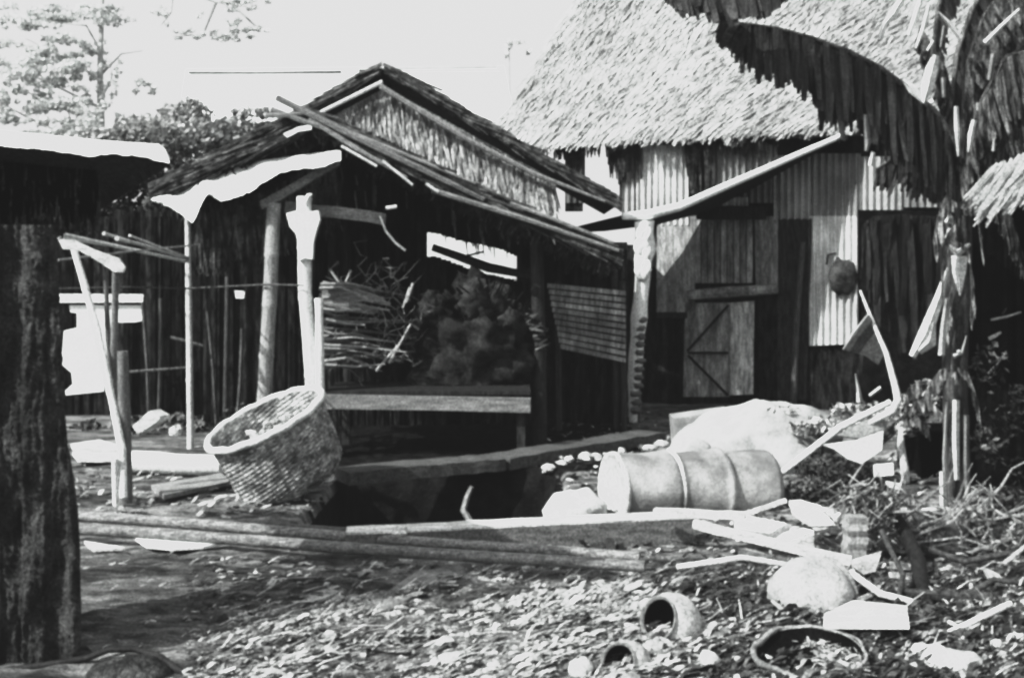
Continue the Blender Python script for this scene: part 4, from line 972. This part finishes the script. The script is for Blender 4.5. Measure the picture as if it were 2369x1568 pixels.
for pts, w, tn in (([(2098, -20), (2068, 30), (2045, 57), (2036, 93)], 20, 1), ([(2136, -20), (2118, 40), (2102, 82)], 15, 1), ([(2150, 10), (2138, 60), (2119, 112)], 11, 1), ([(2165, 128), (2156, 160), (2145, 205), (2136, 240)], [14, 30, 28, 6], 1),
                   ([(2090, 186), (2112, 208), (2136, 238)], [6, 22, 8], 1), ([(2170, 28), (2195, 54), (2222, 90)], [4, 11, 14], .9), ([(2358, 22), (2318, 60), (2279, 100)], [5, 9, 13], 1), ([(2212, 246), (2214, 300), (2217, 362)], [10, 13, 5], 1),
                   ([(2254, 278), (2246, 312), (2240, 352)], [12, 14, 5], 1), ([(2182, 180), (2184, 226)], 14, .5), ([(2299, 125), (2289, 186)], 20, .35), ([(2184, 60), (2176, 110)], 8, .6), ([(2002, 265), (2008, 330), (2004, 350)], [8, 16, 8], .3),
                   ([(2020, 352), (2014, 384)], [10, 12], .9), ([(2300, 322), (2298, 350)], [4, 8], .9), ([(2160, 95), (2145, 118)], 10, .9), ([(2262, 238), (2262, 256)], 10, .9)):
    mb = MB(); ribbon(mb, pts, 6.62, w, tn); mb.build('leaf_highlight_strip', M['leafpale'], bp)  # pale strips paint leaf highlights as well as bright stalks
for pts, w, tn in (([(2186, 478), (2194, 505), (2190, 515)], [4, 24, 30], 1), ([(2200, 528), (2196, 552)], [14, 22], .8), ([(2192, 566), (2215, 588), (2244, 564)], [6, 22, 8], 1), ([(2220, 592), (2219, 630), (2221, 684)], [38, 32, 4], 1),
                   ([(2192, 620), (2172, 690), (2142, 770), (2110, 824)], [6, 22, 34, 16], .95), ([(2160, 745), (2150, 790), (2125, 812)], [10, 36, 20], .7), ([(2190, 690), (2182, 760), (2178, 822)], [7, 14, 16], .7),
                   ([(2214, 815), (2222, 812)], [8, 8], 1), ([(2206, 824), (2226, 816), (2236, 776)], [10, 8, 2], .9), ([(2210, 860), (2213, 890)], [4, 9], .8), ([(2212, 925), (2211, 1020), (2214, 1110)], [16, 17, 12], .95),
                   ([(2190, 930), (2184, 1060), (2190, 1180)], [5, 8, 10], .6), ([(2236, 960), (2236, 1080), (2240, 1200)], [12, 14, 8], .35), ([(2180, 1090), (2182, 1182)], [14, 15], .95)):
    mb = MB(); ribbon(mb, pts, 6.84, w, tn); mb.build('dry_sheath', M['leafpale'], bp)
# dark leaf hanging in front of doorway
mb = MB(); leaf(mb, [(2200, 500), (2150, 500), (2080, 495), (2020, 500), (1995, 520)], [8.0] * 5, [240, 330, 350, 250, 60], 1, n=40, tone=(.3, .9), both=0); mb.build('leaf', M['leaf'], bp)
# second small banana sucker
b2 = thing('banana_plant', 'small banana sucker with a pale slender stem left of the tall banana plant', 'banana plant', G(2094, 1130))
stemt([(2086, 975), (2084, 1030), (2092, 1080), (2098, 1140)], 7.8, [.018, .024, .028, .03], M['pole'], parent=b2)
for md in ([(2086, 980), (2110, 930), (2150, 925), (2185, 960)], [(2086, 985), (2120, 960), (2150, 990)], [(2086, 980), (2100, 900), (2130, 880)]):
    mb = MB(); leaf(mb, md, [7.8, 7.7, 7.65, 7.6][:len(md)], [10, 34, 40, 16][:len(md)], 1, n=20, lean=(.1, 0)); mb.build('leaf', M['deadleaf'], b2)
for md, yy, dr in (([(2214, 470), (2190, 450), (2170, 500), (2160, 560)], 6.7, [20, 60, 80, 30]), ([(2220, 470), (2250, 450), (2268, 510), (2272, 580)], 6.7, [20, 60, 80, 30]), ([(2210, 520), (2190, 540), (2180, 620), (2178, 680)], 6.75, [16, 40, 50, 20]),
                   ([(2222, 560), (2244, 580), (2250, 660), (2246, 740)], 6.75, [16, 40, 60, 20]), ([(2205, 640), (2195, 700), (2190, 780)], 6.7, [16, 50, 30]), ([(2215, 850), (2240, 860), (2262, 920), (2270, 980)], 6.75, [16, 40, 60, 20]), ([(2210, 860), (2180, 850), (2150, 890), (2130, 930)], 6.8, [16, 40, 60, 20])):
    mb = MB(); leaf(mb, md, [yy] * len(md), dr, 1, n=16, lean=(.05, 0), both=.2); mb.build('dead_leaf', M['deadleaf'], bp)
# dried frond arching down
mb = MB(); mb.tube([P(a, b, y) for a, b, y in ((1990, 672, 8.0), (2012, 727, 7.9), (2032, 775, 7.8), (2050, 816, 7.7), (2070, 890, 7.5), (2078, 925, 7.45), (2066, 950, 7.4), (2020, 974, 7.5), (1944, 1008, 7.6))],
                   [.008, .012, .015, .018, .022, .026, .028, .018, .01], 7, wob=.08, tone=.9)
ob = one(mb, 'dry_frond', M['pole'], 'bent dry leaf stalk arching down from the doorway to the heap', 'leaf', smooth=True)
mb = MB(); mb.prism([P(a, b, 7.85) for a, b in ((2012, 728), (1952, 808), (1962, 812), (2000, 822), (2032, 844), (2046, 818), (2036, 780))], (0, .008, 0), .16); ribbon(mb, [(2008, 728), (1975, 770), (1951, 808)], 7.8, 7, .6)
one(mb, 'dry_leaf', M['leafpale'], 'grey triangular leaf hanging from the bent stalk by the doorway', 'leaf')
mb = MB(); ribbon(mb, [(1979, 864), (1986, 900), (1989, 930)], 8.6, [2, 8, 16], .9); one(mb, 'dry_leaf', M['leafpale'], 'upright pale spike of leaf behind the rubbish heap', 'leaf')
mb = MB(); ribbon(mb, [(2012, 916), (2038, 896)], 8.3, [9, 9], .9); one(mb, 'dry_leaf', M['leafpale'], 'short pale leaf end beside the upright spike', 'leaf')
sticks('long pale pole leaning from the drum up to the banana stem', [(1795, 1104), (1870, 1046), (1944, 988), (2060, 930)], [7.6, 7.6, 7.6, 7.6], [.024, .026, .026, .02], M['pole'], 1.1, 'bamboo_pole', 'pole')
quadp('pale folded cloth lying in the heap right of the sack', [(1903, 1028), (1980, 1018), (2044, 996), (2040, 1040), (1994, 1072), (1961, 1061), (1930, 1038)], [7.4] * 7, M['cloth'], 'cloth', 'cloth')
quadp('grey crumpled sheath above the pale folded cloth', [(1935, 1006), (2000, 972), (2060, 956), (2050, 990), (1985, 1014)], [7.5] * 5, M['leafpale'], 'dry_sheath', 'leaf', tone=.6)
quadp('small white block among the dark leaves right of the folded cloth', [(2024, 1074), (2066, 1070), (2068, 1098), (2026, 1102)], [7.1] * 4, M['cloth'], 'block', 'block')
quadp('flat white chip beside the small white block', [(2052, 1112), (2086, 1118), (2078, 1130), (2056, 1126)], [6.9] * 4, M['cloth'], 'block', 'block')
bush('rubbish_heap', 'low dark heap of leaves behind the drum, under the folded cloth', [(1930, 1090, 90, 46), (1990, 1120, 80, 40), (1870, 1130, 50, 30), (2040, 1150, 50, 40)], 7.5, .04, .16, M['bush'])['category'] = 'heap'
bush('rubbish_heap', 'mixed heap of pale dry leaves round the foot of the bent stalk', [(1900, 985, 80, 22), (2120, 940, 50, 36), (2150, 905, 40, 30), (2000, 950, 80, 18), (2110, 990, 40, 20), (1800, 948, 60, 8)], 8.0, .06, .13, mat('mixed_leaves', .05, .6, 14, (1, 1, 1), 5, .9, 0, contrast=(.42, .58), transl=.1))['category'] = 'heap'
mb = MB(); mb.box(P(2160, 1080, 8.2) - Vector((0, 0, .1)), (.36, .5, .78)); one(mb, 'dark_opening_box', M['black'], 'black box painting the dark opening behind the banana stems', 'opening')  # black box added to paint the dark gap between the stems

# ------------------------------------------------------------------ dark hut at the right edge
t = thing('dark_hut', 'hut with its shaded inside painted black and a pale shaggy thatch eave at the right edge', 'hut', Vector((3.6, 7.8, 0)))
mb = MB(); n = 40
for i in range(n):
    u = lerp(2236, 2700, i / n); mb.face([P(u, 300, 7.7 + U(-.03, .03)), P(u + 12.5, 300, 7.7), P(u + 12.5, 1170, 7.7), P(u, 1170, 7.7)], U(.4, 1.6))
mb.build('wall', M['black'], t)  # shaded hut interior painted as a near-black wall
mb = MB(); A_, B_, C_, D_ = P(2420, 250, 8.2), P(2900, 60, 8.6), P(2560, 440, 7.3), P(2276, 478, 7.3)
mb.prism([P(2430, 330, 7.5), P(2900, 200, 8.4), P(2760, 420, 7.2), P(2330, 440, 7.2)], (0, 0, -.05), .8); mb.build('roof_layer', M['thatch'], t)
mb = MB()
for i in range(1500):
    f = U(0, 1); p = P(2300 + f * 330 + U(-10, 10), 440 - f * 120 + U(-60, 12), 6.4 + U(0, .1))
    mb.blade(p, Vector((-.62 + U(-.2, .2), -.05, -.75)).normalized(), Vector((.8, 0, -.6)), U(.08, .26), .016, .01, Vector((0, -1, 0)), U(.5, 1.1))
mb.build('thatch', M['leafpale'], t)
for i in range(12):
    mb = MB(); u = U(2262, 2369); v = U(700, 1320); c = P(u, v, 7.4 if v < 1150 else 6.6)
    a = U(-1.2, 1.2); mb.blade(c, Vector((math.cos(a), 0, math.sin(a))), Vector((-math.sin(a), 0, math.cos(a))), U(.03, .12), U(.006, .03), .01, Vector((0, -1, 0)), U(.1, .35))
    mb.build('hanging_scrap', M['leafpale'], t)
for lab, pts, Yv, r in (('upper thin pale twig against the shade-black wall at the right edge', [(2293, 740), (2330, 732), (2362, 722)], 7.3, .008), ('lower thin pale twig against the shade-black wall at the right edge', [(2286, 864), (2308, 840), (2328, 812)], 7.3, .007),
                        ('curved grey stick lying on the ground at the right edge', [(2290, 1330), (2340, 1290), (2400, 1240)], 5.9, .014), ('grey twig at the right edge above the curved stick', [(2300, 1225), (2340, 1232), (2400, 1236)], 6.2, .016)):
    sticks(lab, pts, [Yv] * 3, [r, r, r * .7], M['greypole'], 1.6, 'twig', 'twig')
bush('rubbish_heap', 'dark heap of rotting leaves behind the straight pale stick in the lower right corner', [(2260, 1400, 80, 26), (2200, 1380, 50, 20), (2080, 1360, 40, 16), (2340, 1440, 50, 30)], 5.2, .04, .10, M['bush'])['category'] = 'heap'
bush('rubbish_heap', 'tangled heap of dead leaves round the foot of the tall banana plant', [(2180, 1210, 60, 16), (2280, 1240, 60, 20), (2330, 1290, 50, 16), (2240, 1170, 50, 20), (2030, 1240, 50, 20), (2020, 1330, 60, 14)], 6.4, .045, .10, M['deadleaf'])['category'] = 'heap'
mb = MB()
for i in range(240):
    u = U(1990, 2369); c = P(u, U(1180, 1330), 6.1 + U(-.1, .1)); pts = [c]; dx = U(-.1, .1); dz = U(-.02, .07)
    for k in range(4): pts.append(pts[-1] + Vector((dx + U(-.03, .03), U(-.03, .03), dz + U(-.04, .03))))
    mb.tube(pts, [.008, .008, .007, .005, .003], 4, tone=U(.3, 1.8))
one(mb, 'brushwood', M['greypole'], 'loose twigs strewn between the rusty sheet and the right edge', 'brushwood')
bush('shrub', 'dim leafy weeds at the foot of the shade-black wall on the right edge', [(2330, 1180, 40, 60), (2350, 1100, 26, 50), (2300, 1260, 60, 30), (2360, 1300, 40, 30), (2300, 1020, 50, 60), (2350, 950, 40, 60), (2290, 850, 40, 60)], 7.0, .055, .03, mat('dim_weeds', .01, .16, 7, (1, 1, 1), 5, .9, 0, contrast=(.5, .66)))['category'] = 'weeds'

bush('dark_shrub', 'dense dark leafy mass behind the banana crown in the upper right corner', [(2330, 260, 70, 90), (2350, 400, 60, 80), (2290, 420, 40, 60), (2390, 180, 60, 90), (2290, 200, 40, 60), (2300, 330, 70, 60), (2250, 300, 40, 90), (2360, 320, 40, 90)], 8.0, .12, .10, M['bush'])['category'] = 'shrub'
# ------------------------------------------------------------------ litter on the ground
random.seed(21)
def litter(mb, n, region, size, lo, hi, dirn=.55, spread=.5):
    for _ in range(n):
        for _k in range(20):
            u = U(region[0], region[2]); v = U(region[1], region[3])
            if len(region) < 5 or U(0, 1) < region[4](u, v): break
        else: continue
        p = G(u, v, .004 + U(0, .02)); L = size * U(.4, 1.7); w = L * U(.12, .5)
        a = dirn + random.gauss(0, spread)
        d = Vector((math.cos(a), math.sin(a), U(-.25, .35))).normalized(); sd = d.cross(Vector((U(-.5, .5), U(-.5, .5), 1)).normalized()).normalized()
        mb.blade(p, d, sd, L, w, L * U(-.1, .25), Vector((0, 0, 1)), U(lo, hi))
def dens(u, v):
    q = PH(u, v, 0); k = pale(q.x, q.y); return k ** 1.4 + .03
mb = MB(); litter(mb, 11000, (420, 1300, 2369, 1600, dens), .028, .35, 1.0)
litter(mb, 1500, (420, 1300, 2369, 1600, dens), .05, .3, 1.2, spread=.3)
for _ in range(1800):                                    # straw and split stalks
    u, v = U(480, 2369), U(1310, 1580)
    if U(0, 1) > dens(u, v) + .15: continue
    p = G(u, v, U(.005, .03)); a = random.gauss(.6, .45); d = Vector((math.cos(a), math.sin(a), U(-.12, .2))).normalized()
    mb.blade(p, d, d.cross(Vector((0, 0, 1))).normalized(), U(.06, .22), U(.004, .010), U(-.01, .02), Vector((0, 0, 1)), U(.4, 1.3))
litter(mb, 600, (600, 1330, 2000, 1600, dens), .06, .3, 1.1)
litter(mb, 350, (190, 1280, 900, 1600), .03, .15, .8)
litter(mb, 2200, (1240, 950, 2369, 1300), .04, .2, 1.2, spread=1.2)
litter(mb, 500, (150, 1060, 760, 1200), .06, .15, .9, spread=1.0)
o = mb.build('leaf_litter', M['litter']); tag(o, 'pale dry leaves and chips strewn over the ground', None, None, 'stuff')
mb = MB()
litter(mb, 5000, (1500, 1320, 2369, 1600), .045, .02, .2)
litter(mb, 2500, (420, 1300, 2369, 1600), .04, .06, .3)
litter(mb, 1200, (1240, 950, 2369, 1300), .07, .02, .2, spread=1.2)
o = mb.build('dark_litter', M['litter']); tag(o, 'dark rotting leaves mixed into the rubbish', None, None, 'stuff')
mb = MB()
for i in range(900):
    u, v = U(500, 2369), U(1310, 1570)
    if U(0, 1) > dens(u, v) * 1.2: continue
    r = U(.008, .028); mb.blob(G(u, v, r * .3), (r * U(.8, 1.8), r * U(.8, 1.5), r * .7), amp=.5, n=6, seed=i, tone=U(.3, 1.1))
o = mb.build('pebbles', M['stone']); tag(o, 'small pale pebbles mixed into the rubbish', None, None, 'stuff')

# ------------------------------------------------------------------ light
tosun = Vector((-.75, -.50, .77)).normalized()
el = math.asin(tosun.z); az = math.atan2(tosun.x, tosun.y)
w = bpy.data.worlds.new('World'); sc.world = w; w.use_nodes = True
nt = w.node_tree; N = nt.nodes; bg = N['Background']
sk = N.new('ShaderNodeTexSky'); sk.sky_type = 'NISHITA'; sk.sun_disc = False; sk.sun_elevation = el; sk.sun_rotation = az
sk.dust_density = 4; sk.air_density = 1.2
bw = N.new('ShaderNodeRGBToBW'); nt.links.new(sk.outputs[0], bw.inputs[0])
mxn = N.new('ShaderNodeMath'); mxn.operation = 'MAXIMUM'; mxn.inputs[1].default_value = 5.3
nt.links.new(bw.outputs[0], mxn.inputs[0]); nt.links.new(mxn.outputs[0], bg.inputs['Color']); bg.inputs['Strength'].default_value = .12
sl = bpy.data.lights.new('sun', 'SUN'); sl.energy = 4.5; sl.angle = R(.5); sl.color = (1, .995, .985)
so = bpy.data.objects.new('sun', sl); col.objects.link(so); so.rotation_euler = (-tosun).to_track_quat('-Z', 'Y').to_euler()

# ------------------------------------------------------------------ camera and film
cam = bpy.data.cameras.new('camera'); co = bpy.data.objects.new('camera', cam); col.objects.link(co)
co.location = (0, 0, H); co.rotation_euler = (R(90), 0, 0)
cam.sensor_width = 36; cam.lens = F / 2369 * 36; cam.shift_y = -(784 - CV) / 2369; cam.clip_end = 3000
sc.camera = co
sc.view_settings.view_transform = 'Standard'; sc.view_settings.look = 'None'; sc.view_settings.exposure = 0
vs = sc.view_settings; vs.use_curve_mapping = True
cm = vs.curve_mapping; cm.extend = 'HORIZONTAL'; c = cm.curves[3]
c.points[0].location = (0, .0105); c.points[1].location = (1.0, .765)
for x, y in ((.03, .030), (.12, .125), (.30, .42), (.46, .68), (.62, .76)): c.points.new(x, y)
cm.update()
sc.cycles.filter_width = 3.1
sc.cycles.max_bounces = 6
